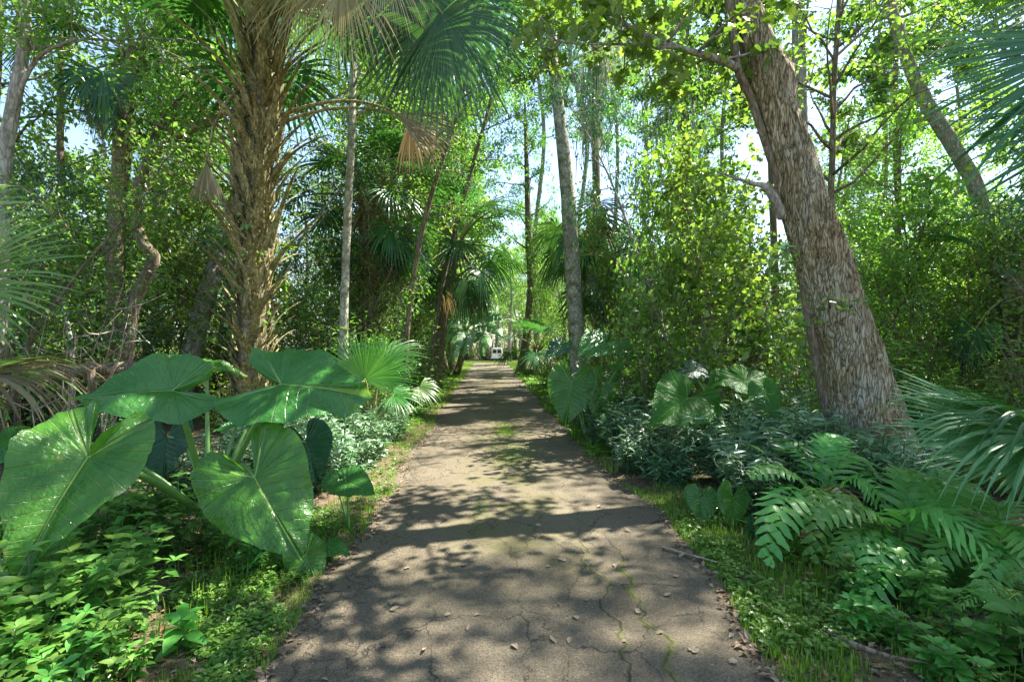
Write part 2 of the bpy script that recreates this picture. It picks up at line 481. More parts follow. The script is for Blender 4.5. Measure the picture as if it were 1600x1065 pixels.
# road
def road_mat():
    m, t = newmat('cracked_asphalt')
    tc = N(t, 'ShaderNodeTexCoord'); ob = tc.outputs['Object']
    def noi(s, d=6, r=0.6, vec=ob):
        n = N(t, 'ShaderNodeTexNoise'); n.inputs['Scale'].default_value = s; n.inputs['Detail'].default_value = d; n.inputs['Roughness'].default_value = r
        t.links.new(vec, n.inputs['Vector']); return n
    big = noi(0.55, 5)
    fine = noi(75, 3, 0.7)
    vor = N(t, 'ShaderNodeTexVoronoi'); vor.inputs['Scale'].default_value = 120
    t.links.new(ob, vor.inputs['Vector'])
    r = N(t, 'ShaderNodeValToRGB'); setramp(r, [(0.3, (0.106, 0.086, 0.055)), (0.7, (0.168, 0.139, 0.094))])
    t.links.new(big.outputs[0], r.inputs[0])
    rs = N(t, 'ShaderNodeValToRGB'); setramp(rs, [(0.25, (0.45, 0.45, 0.45)), (0.6, (1.0, 1.0, 1.0)), (0.8, (1.35, 1.33, 1.28))])
    t.links.new(math_(t, 'ADD', math_(t, 'MULTIPLY', fine.outputs[0], 0.55), math_(t, 'MULTIPLY', vor.outputs['Color'], 0.45)), rs.inputs[0])
    col = mixc(t, 1.0, r.outputs[0], rs.outputs[0], 'MULTIPLY')
    # mossy film, strongest down the middle of the track
    sx = N(t, 'ShaderNodeSeparateXYZ'); t.links.new(ob, sx.inputs[0])
    mid = math_(t, 'ABSOLUTE', math_(t, 'ADD', math_(t, 'ADD', sx.outputs[0], -0.25), math_(t, 'MULTIPLY', sx.outputs[1], 0.0463)))
    km = N(t, 'ShaderNodeMapRange'); km.inputs[1].default_value = 0.9; km.inputs[2].default_value = 0.1
    t.links.new(mid, km.inputs[0])
    mn = noi(1.4, 6, 0.65)
    kn = N(t, 'ShaderNodeMapRange'); kn.inputs[1].default_value = 0.42; kn.inputs[2].default_value = 0.62
    t.links.new(mn.outputs[0], kn.inputs[0])
    yk = N(t, 'ShaderNodeMapRange'); yk.inputs[1].default_value = 3.2; yk.inputs[2].default_value = 4.5; yk.inputs[4].default_value = 0.75
    t.links.new(sx.outputs[1], yk.inputs[0])
    mossk = math_(t, 'MULTIPLY', math_(t, 'MULTIPLY', km.outputs[0], kn.outputs[0]), yk.outputs[0])
    col = mixc(t, mossk, col, (0.10, 0.095, 0.03))
    # crack network: two voronoi scales bent by noise
    wob = noi(2.2, 5, 0.7)
    add = N(t, 'ShaderNodeVectorMath', operation='MULTIPLY_ADD'); add.inputs[1].default_value = (0.5, 0.5, 0)
    t.links.new(wob.outputs['Color'], add.inputs[0]); t.links.new(ob, add.inputs[2])
    mp = N(t, 'ShaderNodeMapping'); mp.inputs['Scale'].default_value = (1.0, 0.42, 1)
    t.links.new(add.outputs[0], mp.inputs[0])
    def crack(scale, wd, seed):
        v = N(t, 'ShaderNodeTexVoronoi', feature='DISTANCE_TO_EDGE'); v.inputs['Scale'].default_value = scale
        mm = N(t, 'ShaderNodeMapping'); mm.inputs['Location'].default_value = (seed, seed * 2, 0)
        t.links.new(mp.outputs[0], mm.inputs[0]); t.links.new(mm.outputs[0], v.inputs['Vector'])
        k = N(t, 'ShaderNodeMapRange'); k.inputs[1].default_value = wd; k.inputs[2].default_value = wd * 0.3
        t.links.new(v.outputs['Distance'], k.inputs[0]); return k.outputs[0]
    c1 = crack(2.1, 0.011, 3.1); c2 = crack(7.5, 0.035, 7.7)
    # the fine net is strong only on the left wheel track
    lk = N(t, 'ShaderNodeMapRange'); lk.inputs[1].default_value = -0.35; lk.inputs[2].default_value = -0.95; lk.inputs[3].default_value = 0.0
    t.links.new(math_(t, 'ADD', math_(t, 'ADD', sx.outputs[0], math_(t, 'MULTIPLY', sx.outputs[1], 0.0463)), math_(t, 'MULTIPLY', mn.outputs[0], 0.3)), lk.inputs[0])
    br = noi(3, 3)
    kb = N(t, 'ShaderNodeMapRange'); kb.inputs[1].default_value = 0.4; kb.inputs[2].default_value = 0.52
    t.links.new(br.outputs[0], kb.inputs[0])
    cr = math_(t, 'MAXIMUM', math_(t, 'MULTIPLY', c1, kb.outputs[0]), math_(t, 'MULTIPLY', c2, lk.outputs[0]))
    # long moss-filled cracks down the right half
    def longcrack(x0, amp, seed, wd):
        nn = N(t, 'ShaderNodeTexNoise', noise_dimensions='1D'); nn.inputs['Scale'].default_value = 1.6; nn.inputs['Detail'].default_value = 7
        t.links.new(math_(t, 'ADD', sx.outputs[1], seed), nn.inputs['W'])
        d = math_(t, 'ABSOLUTE', math_(t, 'SUBTRACT', math_(t, 'SUBTRACT', sx.outputs[0], x0), math_(t, 'MULTIPLY', math_(t, 'SUBTRACT', nn.outputs[0], 0.5), amp)))
        k = N(t, 'ShaderNodeMapRange'); k.inputs[1].default_value = wd; k.inputs[2].default_value = wd * 0.35
        t.links.new(d, k.inputs[0])
        e = N(t, 'ShaderNodeMapRange'); e.inputs[1].default_value = 5.2; e.inputs[2].default_value = 4.2
        t.links.new(sx.outputs[1], e.inputs[0])
        return math_(t, 'MULTIPLY', k.outputs[0], e.outputs[0])
    l1 = longcrack(0.63, 0.5, 1.0, 0.012); l2 = longcrack(0.86, 0.55, 9.0, 0.013)
    cr = math_(t, 'MAXIMUM', cr, math_(t, 'MAXIMUM', l1, l2))
    col = mixc(t, math_(t, 'MULTIPLY', cr, 0.8), col, (0.03, 0.026, 0.02))
    ms = math_(t, 'MULTIPLY', math_(t, 'MAXIMUM', longcrack(0.87, 0.55, 9.0, 0.035), math_(t, 'MULTIPLY', longcrack(0.64, 0.5, 1.0, 0.02), 0.7)), kn.outputs[0])
    col = mixc(t, ms, col, (0.12, 0.14, 0.025))
    hh = math_(t, 'SUBTRACT', math_(t, 'ADD', math_(t, 'MULTIPLY', fine.outputs[0], 0.5), math_(t, 'MULTIPLY', vor.outputs['Distance'], 0.4)), math_(t, 'MULTIPLY', cr, 1.2))
    b = N(t, 'ShaderNodeBump'); b.inputs['Strength'].default_value = 0.6; b.inputs['Distance'].default_value = 0.012
    t.links.new(hh, b.inputs['Height'])
    p = N(t, 'ShaderNodeBsdfPrincipled'); p.inputs['Roughness'].default_value = 0.85; p.inputs['Specular IOR Level'].default_value = 0.25
    t.links.new(col, p.inputs['Base Color']); t.links.new(b.outputs[0], p.inputs['Normal'])
    o = N(t, 'ShaderNodeOutputMaterial'); t.links.new(p.outputs[0], o.inputs[0])
    return m

def ground_mat():
    m, t = newmat('forest_floor')
    tc = N(t, 'ShaderNodeTexCoord'); ob = tc.outputs['Object']
    def noi(s, d=8, r=0.65):
        n = N(t, 'ShaderNodeTexNoise'); n.inputs['Scale'].default_value = s; n.inputs['Detail'].default_value = d; n.inputs['Roughness'].default_value = r
        t.links.new(ob, n.inputs['Vector']); return n
    a = noi(9); b_ = noi(0.8, 6); c_ = noi(38, 4)
    r = N(t, 'ShaderNodeValToRGB'); setramp(r, [(0.25, (0.05, 0.035, 0.022)), (0.5, (0.13, 0.095, 0.06)), (0.75, (0.24, 0.19, 0.13))])
    t.links.new(math_(t, 'ADD', math_(t, 'MULTIPLY', a.outputs[0], 0.5), math_(t, 'MULTIPLY', c_.outputs[0], 0.5)), r.inputs[0])
    k = N(t, 'ShaderNodeMapRange'); k.inputs[1].default_value = 0.44; k.inputs[2].default_value = 0.6; k.inputs[4].default_value = 0.7
    t.links.new(b_.outputs[0], k.inputs[0])
    col = mixc(t, math_(t, 'MULTIPLY', k.outputs[0], a.outputs[0]), r.outputs[0], (0.06, 0.11, 0.022))
    bp = N(t, 'ShaderNodeBump'); bp.inputs['Strength'].default_value = 0.8; bp.inputs['Distance'].default_value = 0.04
    t.links.new(c_.outputs[0], bp.inputs['Height'])
    p = N(t, 'ShaderNodeBsdfPrincipled'); p.inputs['Roughness'].default_value = 0.95; p.inputs['Specular IOR Level'].default_value = 0.1
    t.links.new(col, p.inputs['Base Color']); t.links.new(bp.outputs[0], p.inputs['Normal'])
    o = N(t, 'ShaderNodeOutputMaterial'); t.links.new(p.outputs[0], o.inputs[0])
    return m

# ------------------------------------------------------------------ the setting: ground and road
ROAD_END = 47.0
ys = np.concatenate([np.arange(-14, 20, 0.5), np.arange(20, 100, 2.0), np.arange(100, 320, 12)])
xs = np.concatenate([np.arange(-200, -20, 12), np.arange(-20, 20, 0.5), np.arange(20, 201, 12)])
V = []
for y in ys:
    for x in xs:
        d = max(0.0, max(road_l(y) - x, x - road_r(y)))
        z = gz(y) + (min(d, 3.0) / 3.0) * 0.14 * noise.noise(Vector((x * 0.5, y * 0.5, 3.0))) + min(d, 1.5) * 0.02
        V.append((x, y, z))
nx, ny = len(xs), len(ys)
i = np.arange(ny - 1)[:, None]; j = np.arange(nx - 1)[None, :]
Q = np.stack([i * nx + j, i * nx + j + 1, (i + 1) * nx + j + 1, (i + 1) * nx + j], -1).reshape(-1, 4)
mb = MB(); mb.add(V, Q)
tag(mb.build('ground', ground_mat()), kind='structure')

def gh(x, y):
    d = max(0.0, max(road_l(y) - x, x - road_r(y)))
    return gz(y) + (min(d, 3.0) / 3.0) * 0.14 * noise.noise(Vector((x * 0.5, y * 0.5, 3.0))) + min(d, 1.5) * 0.02

mb = MB(); V = []
ry = np.concatenate([np.arange(-10, 12, 0.08), np.arange(12, ROAD_END + 0.1, 0.5)])
for y in ry:
    e = 0.05 * noise.noise(Vector((y * 2.1, 0, 0))) + 0.03 * noise.noise(Vector((y * 7, 5, 0)))
    e2 = 0.05 * noise.noise(Vector((y * 2.3, 9, 0))) + 0.03 * noise.noise(Vector((y * 7, 15, 0)))
    for k in range(9):
        s = k / 8
        V.append((road_l(y) + e + (road_r(y) + e2 - road_l(y) - e) * s, y, gz(y) + 0.006 + 0.012 * (1 - (2 * s - 1) ** 2)))
n = len(ry)
i = np.arange(n - 1)[:, None]; j = np.arange(8)[None, :]
mb.add(V, np.stack([i * 9 + j, i * 9 + j + 1, (i + 1) * 9 + j + 1, (i + 1) * 9 + j], -1).reshape(-1, 4))
tag(mb.build('road', road_mat()), kind='structure')

# ------------------------------------------------------------------ fan palm leaves
def fan(mb, node, axis, normal, R, n=38, spread=150, join=0.42, grav=0.5, mat=0, rng=None, fold=0.2, cup=0.15, jit=0.06, wd=1.0, back=0.72, rows=7):
    """a palmate leaf: n pleated segments joined to `join` of their length, the free tips bending down"""
    rng = rng or np.random.default_rng(1)
    X = np.array(axis, float); X /= np.linalg.norm(X)
    Z = np.array(normal, float); Z -= X * np.dot(X, Z); Z /= np.linalg.norm(Z)
    Y = np.cross(Z, X)
    node = np.array(node, float)
    ph = np.radians(np.linspace(-spread, spread, n))
    dph = ph[1] - ph[0]
    g = np.array([0, 0, -1.0])
    ts = np.linspace(0.02, 1, rows)
    for p in ph:
        L = R * (back + (1 - back) * math.cos(p * 0.5) ** 2) * (1 + rng.normal(0, jit))
        d0 = math.cos(p) * X + math.sin(p) * Y
        up = cup * (abs(math.sin(p)))
        d0 = d0 + Z * up; d0 /= np.linalg.norm(d0)
        side = np.cross(Z, d0); side /= np.linalg.norm(side)
        gk = grav * (1 + rng.normal(0, 0.25))
        tw = rng.normal(0, 0.25)
        pos = node.copy(); prev = 0.0
        V = []
        for t in ts:
            dd = d0 + g * gk * (t ** 2) * 1.6
            dd /= np.linalg.norm(dd)
            pos = pos + dd * L * (t - prev); prev = t
            if t <= join:
                hw = math.tan(dph / 2) * L * t
            else:
                q = (t - join) / (1 - join)
                hw = math.tan(dph / 2) * L * join * (1 - q ** 1.6) * wd
            hw = max(hw, 0.0015)
            nn = np.cross(dd, side); nn /= max(np.linalg.norm(nn), 1e-6)
            s2 = side * math.cos(tw * max(0, t - join)) + nn * math.sin(tw * max(0, t - join))
            V += [pos + s2 * hw, pos + nn * (-fold) * hw * 2.2, pos - s2 * hw]
        Q = []
        for r in range(rows - 1):
            for c in range(2):
                a = r * 3 + c
                Q.append((a, a + 3, a + 4, a + 1))
        mb.add(V, np.array(Q), mat)

def frond_mesh(name, elev, plen, R, arch, grav, n, spread, seed, mats, droop=0.25, join=0.42, fan_rows=6):
    """a palm frond seen from its base at the origin: stalk then blade; built for one elevation so the tips hang true"""
    rng = np.random.default_rng(seed)
    mb = MB()
    a = math.radians(elev); p = np.zeros(3); pts = [p.copy()]; m = 7
    for k in range(m):
        a -= math.radians(arch) / m
        p = p + np.array([math.cos(a), 0, math.sin(a)]) * plen / m
        pts.append(p.copy())
    tube(mb, pts, np.linspace(0.035, 0.014, m + 1), 5, 1)
    a -= droop
    ax = (math.cos(a), 0, math.sin(a)); nm = (-math.sin(a), 0, math.cos(a))
    fan(mb, p, ax, nm, R, n, spread, join, grav, 0, rng, rows=fan_rows)
    # the rib that runs on into the blade
    return mb.mesh(name, mats)

FR = {}
for key, (el, pl, R, ar, gr, n, sp) in {
    'up': (70, 1.1, 1.0, 25, 0.35, 34, 140), 'high': (45, 1.3, 1.05, 35, 0.5, 34, 140), 'mid': (18, 1.3, 1.05, 40, 0.7, 34, 130),
    'low': (-15, 1.2, 1.0, 40, 0.9, 32, 120), 'hang': (-45, 1.0, 1.0, 25, 1.0, 30, 95)}.items():
    FR[key] = frond_mesh('frond', el, pl, R, ar, gr, n, sp, len(key) * 7 + n, [M['palm'], M['boot_green']])
FR['dead'] = frond_mesh('dead_frond', -55, 1.0, 0.95, 20, 1.6, 24, 60, 5, [M['palm_dead'], M['boot']], 0.5, 0.3)
FR['dead2'] = frond_mesh('dead_frond', -20, 1.1, 0.8, 70, 2.2, 22, 75, 8, [M['palm_dead'], M['boot']], 0.6, 0.3)

def add_part(me, name, parent, loc, rot=(0, 0, 0), sc=1.0):
    o = bpy.data.objects.new(name, me); C.objects.link(o); o.parent = parent
    o.location = loc; o.rotation_euler = rot
    o.scale = (sc,) * 3
    return o

STALK = []
for k in range(5):
    rng = np.random.default_rng(40 + k)
    mb = MB(); L = 1.0
    bend = 0.25 + 0.2 * k / 4
    pts = []
    for t in np.linspace(0, 1, 7):
        pts.append((0.05 + 0.42 * t + bend * t * t * 0.8, 0.05 * math.sin(3 * t + k), 0.95 * t - 0.28 * bend * t * t * 2.2))
    pts = np.array(pts)
    hw = np.array([0.09, 0.062, 0.038, 0.027, 0.022, 0.019, 0.008])
    # a flat channelled stalk: five points across
    V = []
    for r_, (p, h_) in enumerate(zip(pts, hw)):
        T = pts[min(r_ + 1, 6)] - pts[max(r_ - 1, 0)]; T /= np.linalg.norm(T)
        nn = np.cross(T, np.array([0, 1.0, 0])); nn /= np.linalg.norm(nn)
        for a, c in ((-1, 0.35), (-0.5, -0.1), (0, -0.3), (0.5, -0.1), (1, 0.35), (0.5, 0.45), (0, 0.3), (-0.5, 0.45)):
            V.append(p + np.array([0, 1.0, 0]) * a * h_ + nn * (-c) * h_ * 0.7)
    Q = [(r_ * 8 + c, r_ * 8 + (c + 1) % 8, (r_ + 1) * 8 + (c + 1) % 8, (r_ + 1) * 8 + c) for r_ in range(6) for c in range(8)]
    mb.add(V, [np.array(Q), np.array([list(range(48, 56))])])
    STALK.append(mb.mesh('leaf_stalk', M['boot']))
STALK_G = []
for s in STALK:
    c = s.copy(); c.materials.clear(); c.materials.append(M['boot_green']); STALK_G.append(c)

def palm(label, base, top, r0, fronds, seed, group=None, boots=0, boot_len=(0.4, 1.0), boot_from=0.2, boot_pow=1.5, sc=1.0, name='cabbage_palm', dead=4, bend=0.0, keys=('up', 'high', 'mid', 'low', 'hang')):
    rng = np.random.default_rng(seed)
    base = Vector(base); top = Vector(top)
    t = thing(name, label, 'palm', base, group)
    mid = (base + top) / 2 + Vector((bend, 0, 0))
    pts = bez(base, mid, top, 14)
    mb = MB()
    rr = r0 * (1.0 + 0.12 * np.sin(np.linspace(0, 9, 14)) * 0.5); rr[0] *= 1.25
    tube(mb, pts, rr, 14, 0, 0.06, rng)
    mb.build('trunk', M['palm_bark'], t)
    axis = (top - base)
    ga = 2.39996
    for k in range(boots):
        s = boot_from + (1 - boot_from) * (k + 0.5) / boots
        q = s * 13; i_ = min(12, int(q)); p = pts[i_].lerp(pts[i_ + 1], q - i_) - base
        az = k * ga + rng.normal(0, 0.15)
        ln = (boot_len[0] + (boot_len[1] - boot_len[0]) * s ** boot_pow) * rng.uniform(0.75, 1.2)
        src = (STALK_G if s > 0.86 else STALK)[rng.integers(5)]
        o = add_part(src, 'leaf_stalk', t, p + Vector((math.cos(az), math.sin(az), 0)) * r0 * 0.8, (rng.normal(0, 0.12), rng.normal(0.05, 0.16) - 0.25 * (s > 0.9), az), 1)
        o.scale = (ln, max(0.75, min(1.3, 0.6 + ln * 0.5)), ln)
    for k in range(fronds):
        u = k / max(1, fronds - 1)
        key = keys[min(4, int(u * 4.99))]
        az = k * ga + rng.normal(0, 0.2)
        add_part(FR[key], 'frond', t, top - base + Vector((math.cos(az), math.sin(az), 0)) * r0 * 0.7 - Vector((0, 0, 0.5 * u)), (rng.normal(0, 0.1), 0, az), sc * rng.uniform(0.85, 1.15))
    for k in range(dead):
        az = k * 1.9 + rng.uniform(0, 1)
        add_part(FR['dead' if k % 2 else 'dead2'], 'dead_frond', t, top - base + Vector((math.cos(az), math.sin(az), 0)) * r0 - Vector((0, 0, 0.6)), (rng.normal(0, 0.1), 0, az), sc * rng.uniform(0.85, 1.1))
    return t

# ------------------------------------------------------------------ broadleaf trees
def crown(rng, mbT, mbL, tp, tr, s0, nl, lens, nsub, per, leaf, size, up=0.5, droop=0.15, cl=0.15, limbr=0.35, matL=0, aim=None, azr=None, taper=True):
    """limbs leave the trunk polyline tp above fraction s0, carry side branches, and those carry leaves"""
    tp = np.asarray([tuple(p) for p in tp], float); n = len(tp)
    LP, LA = [], []
    for k in range(nl):
        s = s0 + (1 - s0) * (k + rng.uniform(0.2, 0.8)) / nl
        q = s * (n - 1); i_ = min(n - 2, int(q)); p = tp[i_] + (tp[i_ + 1] - tp[i_]) * (q - i_)
        r = tr[i_] * limbr
        az = k * 2.39996 + rng.normal(0, 0.35) if azr is None else rng.uniform(*azr)
        prof = (1 - 0.55 * ((s - s0) / (1 - s0)) ** 1.5) if taper else 1.0
        L = lens * prof * rng.uniform(0.65, 1.2)
        d = np.array([math.cos(az), math.sin(az), up * rng.uniform(0.4, 1.5) + 0.5 * (s - s0)]); d /= np.linalg.norm(d)
        m = 6; pts = [p]
        for _ in range(m):
            d = d + rng.normal(0, 0.16, 3) + np.array([0, 0, 0.03]); d /= np.linalg.norm(d)
            pts.append(pts[-1] + d * L / m)
        tube(mbT, pts, np.linspace(max(r, 0.012), 0.008, m + 1), 5)
        for b in range(nsub):
            u = rng.uniform(0.25, 1.0); q = u * m; i2 = min(m - 1, int(q)); bp = pts[i2] + (pts[i2 + 1] - pts[i2]) * (q - i2)
            bd = pts[min(i2 + 1, m)] - pts[i2]; bd = bd / np.linalg.norm(bd) + rng.normal(0, 0.65, 3); bd[2] -= droop; bd /= np.linalg.norm(bd)
            bl = L * rng.uniform(0.25, 0.5)
            e = bp + bd * bl; md = (bp + e) / 2 + np.array([0, 0, 0.08 * bl])
            tube(mbT, [bp, md, e], [0.008, 0.006, 0.003], 3, cap=False)
            tt = rng.uniform(0.05, 1.1, per) ** 0.8
            ctr = bp + (e - bp) * tt[:, None]
            LP.append(ctr + rng.normal(0, cl, (per, 3)) * np.array([1, 1, 0.7]))
            LA.append(np.tile(bd, (per, 1)))
    if not LP: return
    LP = np.concatenate(LP); LA = np.concatenate(LA)
    K = len(LP)
    ax = LA * 0.5 + rng.normal(0, 0.7, (K, 3)) - np.array([0, 0, 0.35])
    nm = rng.normal(0, 0.55, (K, 3)) + np.array([0, 0, 0.9])
    scatter(mbL, leaf, LP, ax, nm, size * rng.uniform(0.6, 1.3, K), matL)

def trunk_pts(rng, h, wander, lean=(0, 0), n=14):
    p = np.zeros(3); out = [p.copy()]; d = np.array([lean[0], lean[1], 1.0])
    for k in range(n - 1):
        d = d + np.append(rng.normal(0, wander, 2), 0); d[2] = 1
        p = p + d / np.linalg.norm(d) * h / (n - 1); out.append(p.copy())
    return np.array(out)

def make_tree(name, cat, h, r, s0, nl, lens, nsub, per, leaf, size, bark, lm, seed, wander=0.06, **kw):
    rng = np.random.default_rng(seed)
    t = thing(name, '', cat)
    mbT, mbL = MB(), MB()
    tp = trunk_pts(rng, h, wander); tr = r * (1 - np.linspace(0, 0.85, len(tp))); tr[0] *= 1.3
    tube(mbT, tp, tr, 10, 0, 0.04, rng)
    crown(rng, mbT, mbL, tp, tr, s0, nl, lens, nsub, per, leaf, size, **kw)
    mbT.build('trunk', bark, t)
    mbL.build('crown', lm, t, smooth=False)
    return Placer(t)

TREES = [
    make_tree('broadleaf_tree', 'tree', 15, 0.20, 0.30, 28, 3.6, 8, 40, LEAF_A, 0.16, M['bark_brown'], M['leaf_light'], 1),
    make_tree('broadleaf_tree', 'tree', 12, 0.16, 0.22, 28, 3.2, 8, 40, LEAF_A, 0.15, M['bark_grey'], M['leaf_light'], 2),
    make_tree('broadleaf_tree', 'tree', 17, 0.22, 0.38, 28, 3.8, 8, 40, LEAF_B, 0.17, M['bark_grey'], M['leaf_mid'], 3),
    make_tree('broadleaf_tree', 'tree', 10, 0.12, 0.15, 28, 2.6, 8, 45, LEAF_B, 0.13, M['bark_brown'], M['leaf_mid'], 4),
    make_tree('broadleaf_tree', 'tree', 13, 0.15, 0.2, 28, 3.0, 8, 32, LEAF_ROUND, 0.13, M['bark_pale'], M['leaf_light'], 5, wander=0.1),
]
SAPS = [
    make_tree('sapling', 'sapling', 5.5, 0.05, 0.12, 26, 1.8, 5, 22, LEAF_A, 0.10, M['bark_brown'], M['leaf_mid'], 11, 0.1, cl=0.16),
    make_tree('sapling', 'sapling', 4.2, 0.04, 0.08, 24, 1.6, 5, 24, LEAF_B, 0.10, M['bark_brown'], M['leaf_light'], 12, 0.12, cl=0.16),
    make_tree('sapling', 'sapling', 6.5, 0.06, 0.15, 28, 1.9, 5, 24, LEAF_B, 0.11, M['bark_grey'], M['leaf_cool'], 13, 0.1, cl=0.18),
    make_tree('sapling', 'sapling', 4.8, 0.04, 0.05, 26, 1.5, 5, 18, LEAF_LOBED, 0.11, M['bark_brown'], M['leaf_light'], 14, 0.12, cl=0.16),
]

def make_shrub(name, h, rad, nst, per, leaf, size, lm, seed, bark=None, spread=0.7, whorl=False):
    """several stems from one foot, leaves all the way up"""
    rng = np.random.default_rng(seed)
    t = thing(name, '', 'shrub')
    mbT, mbL = MB(), MB()
    LP, LA = [], []
    for k in range(nst):
        az = rng.uniform(0, 2 * PI); rr = rad * math.sqrt(rng.uniform(0, 1))
        b = np.array([math.cos(az) * rr * 0.4, math.sin(az) * rr * 0.4, -0.03])
        hh = h * rng.uniform(0.55, 1.05) * (1 - 0.3 * (rr / rad) ** 2)
        e = np.array([math.cos(az) * rr, math.sin(az) * rr, hh]) + rng.normal(0, 0.08 * h, 3)
        m = (b + e) / 2 + rng.normal(0, 0.08 * h, 3)
        pts = np.array([tuple(x) for x in bez(b, m, e, 6)])
        tube(mbT, pts, np.linspace(0.012, 0.004, 6), 4, cap=False)
        u = rng.uniform(0.12, 1.02, per); q = np.clip(u * 5, 0, 4.999); i_ = q.astype(int)
        c = pts[i_] + (pts[i_ + 1] - pts[i_]) * (q - i_)[:, None]
        if whorl:
            az2 = rng.uniform(0, 2 * PI, per); el = rng.uniform(-0.1, 0.7, per)
            a = np.stack([np.cos(az2) * np.cos(el), np.sin(az2) * np.cos(el), np.sin(el)], 1)
            LP.append(c); LA.append(a)
        else:
            LP.append(c + rng.normal(0, 0.12 * spread, (per, 3))); LA.append(rng.normal(0, 1, (per, 3)) * np.array([1, 1, 0.5]) + np.array([0, 0, 0.05]))
    LP = np.concatenate(LP); LA = np.concatenate(LA); K = len(LP)
    LP[:, 2] = np.maximum(LP[:, 2], 0.03)
    scatter(mbL, leaf, LP, LA, rng.normal(0, 0.4, (K, 3)) + np.array([0, 0, 1]), size * rng.uniform(0.6, 1.3, K))
    mbT.build('stem', bark or M['bark_brown'], t)
    mbL.build('foliage', lm, t, smooth=False)
    return Placer(t)

SHRUBS = [
    make_shrub('leafy_shrub', 2.2, 1.1, 40, 60, LEAF_A, 0.10, M['leaf_mid'], 21),
    make_shrub('leafy_shrub', 1.6, 1.0, 40, 55, LEAF_A, 0.09, M['leaf_light'], 22),
    make_shrub('leafy_shrub', 2.6, 1.2, 44, 60, LEAF_B, 0.11, M['leaf_mid'], 23),
    make_shrub('leafy_shrub', 1.3, 0.9, 36, 55, LEAF_B, 0.09, M['leaf_cool'], 24),
]

# ------------------------------------------------------------------ the leaning hardwood by the drive
def path_trunk(mb, rows, sides=20, n=40, rough=0.0, mat=0, disp=0.0, seed=0):
    """rows of (px, py, distance, width in px): a trunk that follows the photograph, round and in metres"""
    R = np.array([[*P(a, b, d), w_ / 2 * d / F * math.cos(math.atan((a - 800) / F))] for a, b, d, w_ in rows])   # a round trunk looks wider off the axis
    S = spline(R, n)
    pts, rad = S[:, :3], S[:, 3]
    k0 = mb.n
    tube(mb, pts, rad, sides, mat)
    if disp:
        V = mb.v[-1]
        for q in range(n):
            c = pts[q]
            for s in range(sides):
                v = V[q * sides + s]; dv = v - c
                nv = Vector((v[0] * 4.5, v[1] * 4.5, v[2] * 1.0)) + Vector((seed, 0, 0))
                h = noise.noise(nv) * 0.6 + 0.5 * noise.noise(nv * 2.7) + 0.3 * noise.noise(nv * 6)
                V[q * sides + s] = c + dv * (1 + disp * h)
    return pts, rad

rng = np.random.default_rng(100)
D0 = 6.5
hero_base = Vector((P(1378, 756, D0).x, D0, 0))
hero = thing('leaning_tree', 'thick leaning hardwood trunk with ridged pale bark beside the drive, ferns at its foot', 'tree', hero_base)
mb = MB()
rows = [(1388, 775, D0, 190), (1378, 745, D0, 162), (1361, 690, D0, 136), (1342, 610, D0, 116), (1320, 519, D0, 97), (1276, 384, D0, 82), (1263, 345, D0, 79),
        (1240, 255, D0 + .05, 72), (1214, 165, D0 + .1, 62), (1195, 105, D0 + .15, 57), (1158, 0, D0 + .2, 49), (1120, -130, D0 + .3, 50), (1060, -300, D0 + .3, 44), (1010, -520, D0 + .2, 36), (980, -800, D0, 24), (960, -1050, D0, 10)]
hp, hr = path_trunk(mb, rows, 64, 190, disp=0.09, seed=5)
V = mb.v[-1]
burl = np.array(P(1228, 112, D0 + .1)); knot = np.array(P(1218, 330, D0 - 0.2))
for c, rad_, amp in ((burl, 0.25, 0.09), (knot, 0.2, 0.06), (np.array(P(1312, 385, D0)), 0.3, 0.05)):
    q = np.clip((np.arange(len(V)) // 64), 0, len(hp) - 1)
    dist = np.linalg.norm(V - c, axis=1)
    dv = nrm(V - hp[q])
    V += dv * (amp * np.exp(-(dist / rad_) ** 2))[:, None]
for q in range(V.shape[0]):                      # furrows and plates in the bark itself
    a_ = (q % 64) / 64 * 2 * PI; z_ = V[q][2]
    f_ = noise.noise(Vector((math.cos(a_) * 7, math.sin(a_) * 7, z_ * 1.6))) + .6 * noise.noise(Vector((math.cos(a_) * 15, math.sin(a_) * 15, z_ * 3.5)))
    V[q] += dv[q] * 0.03 * f_
mb.build('trunk', M['bark_hero'], hero)
mb = MB()
path_trunk(mb, [(1316, 765, D0 + .12, 28), (1303, 690, D0 + .12, 22), (1281, 586, D0 + .12, 20), (1258, 451, D0 + .12, 17), (1245, 390, D0 + .12, 13), (1226, 320, D0 + .05, 12), (1209, 262, D0 + .05, 13), (1192, 210, D0 + .05, 13), (1172, 152, D0 + .05, 13), (1151, 100, D0 + .05, 14), (1138, 0, D0 + .05, 13), (1100, -130, D0 + .1, 15), (1045, -290, D0 + .1, 10)], 12, 90, disp=0.12, seed=9)
o = mb.build('secondary_stem', M['bark_brown'], hero); o['label'] = 'slim dark stem pressed along the side of the leaning trunk'
mb = MB()
path_trunk(mb, [(1222, 340, D0 - .2, 16), (1212, 315, D0 - .3, 16), (1196, 292, D0 - .35, 13), (1170, 285, D0 - .4, 6), (1120, 268, D0 - .5, 3)], 8, 20, disp=0.2)
mb.build('branch_stub', M['bark_grey'], hero)
mbT, mbL = MB(), MB()
bp, br = path_trunk(mbT, [(1152, 106, D0, 14), (1120, 92, D0 - .1, 12), (1060, 75, D0 - .2, 10), (1000, 52, D0 - .2, 9), (955, 22, D0 - .2, 7), (905, -20, D0 - .1, 6), (850, -60, D0, 4)], 8, 24)
crown(rng, mbT, mbL, bp, br, 0.12, 18, 1.0, 4, 16, LEAF_LOBED, 0.12, up=0.1, cl=0.10, droop=0.4, limbr=0.5, taper=False)
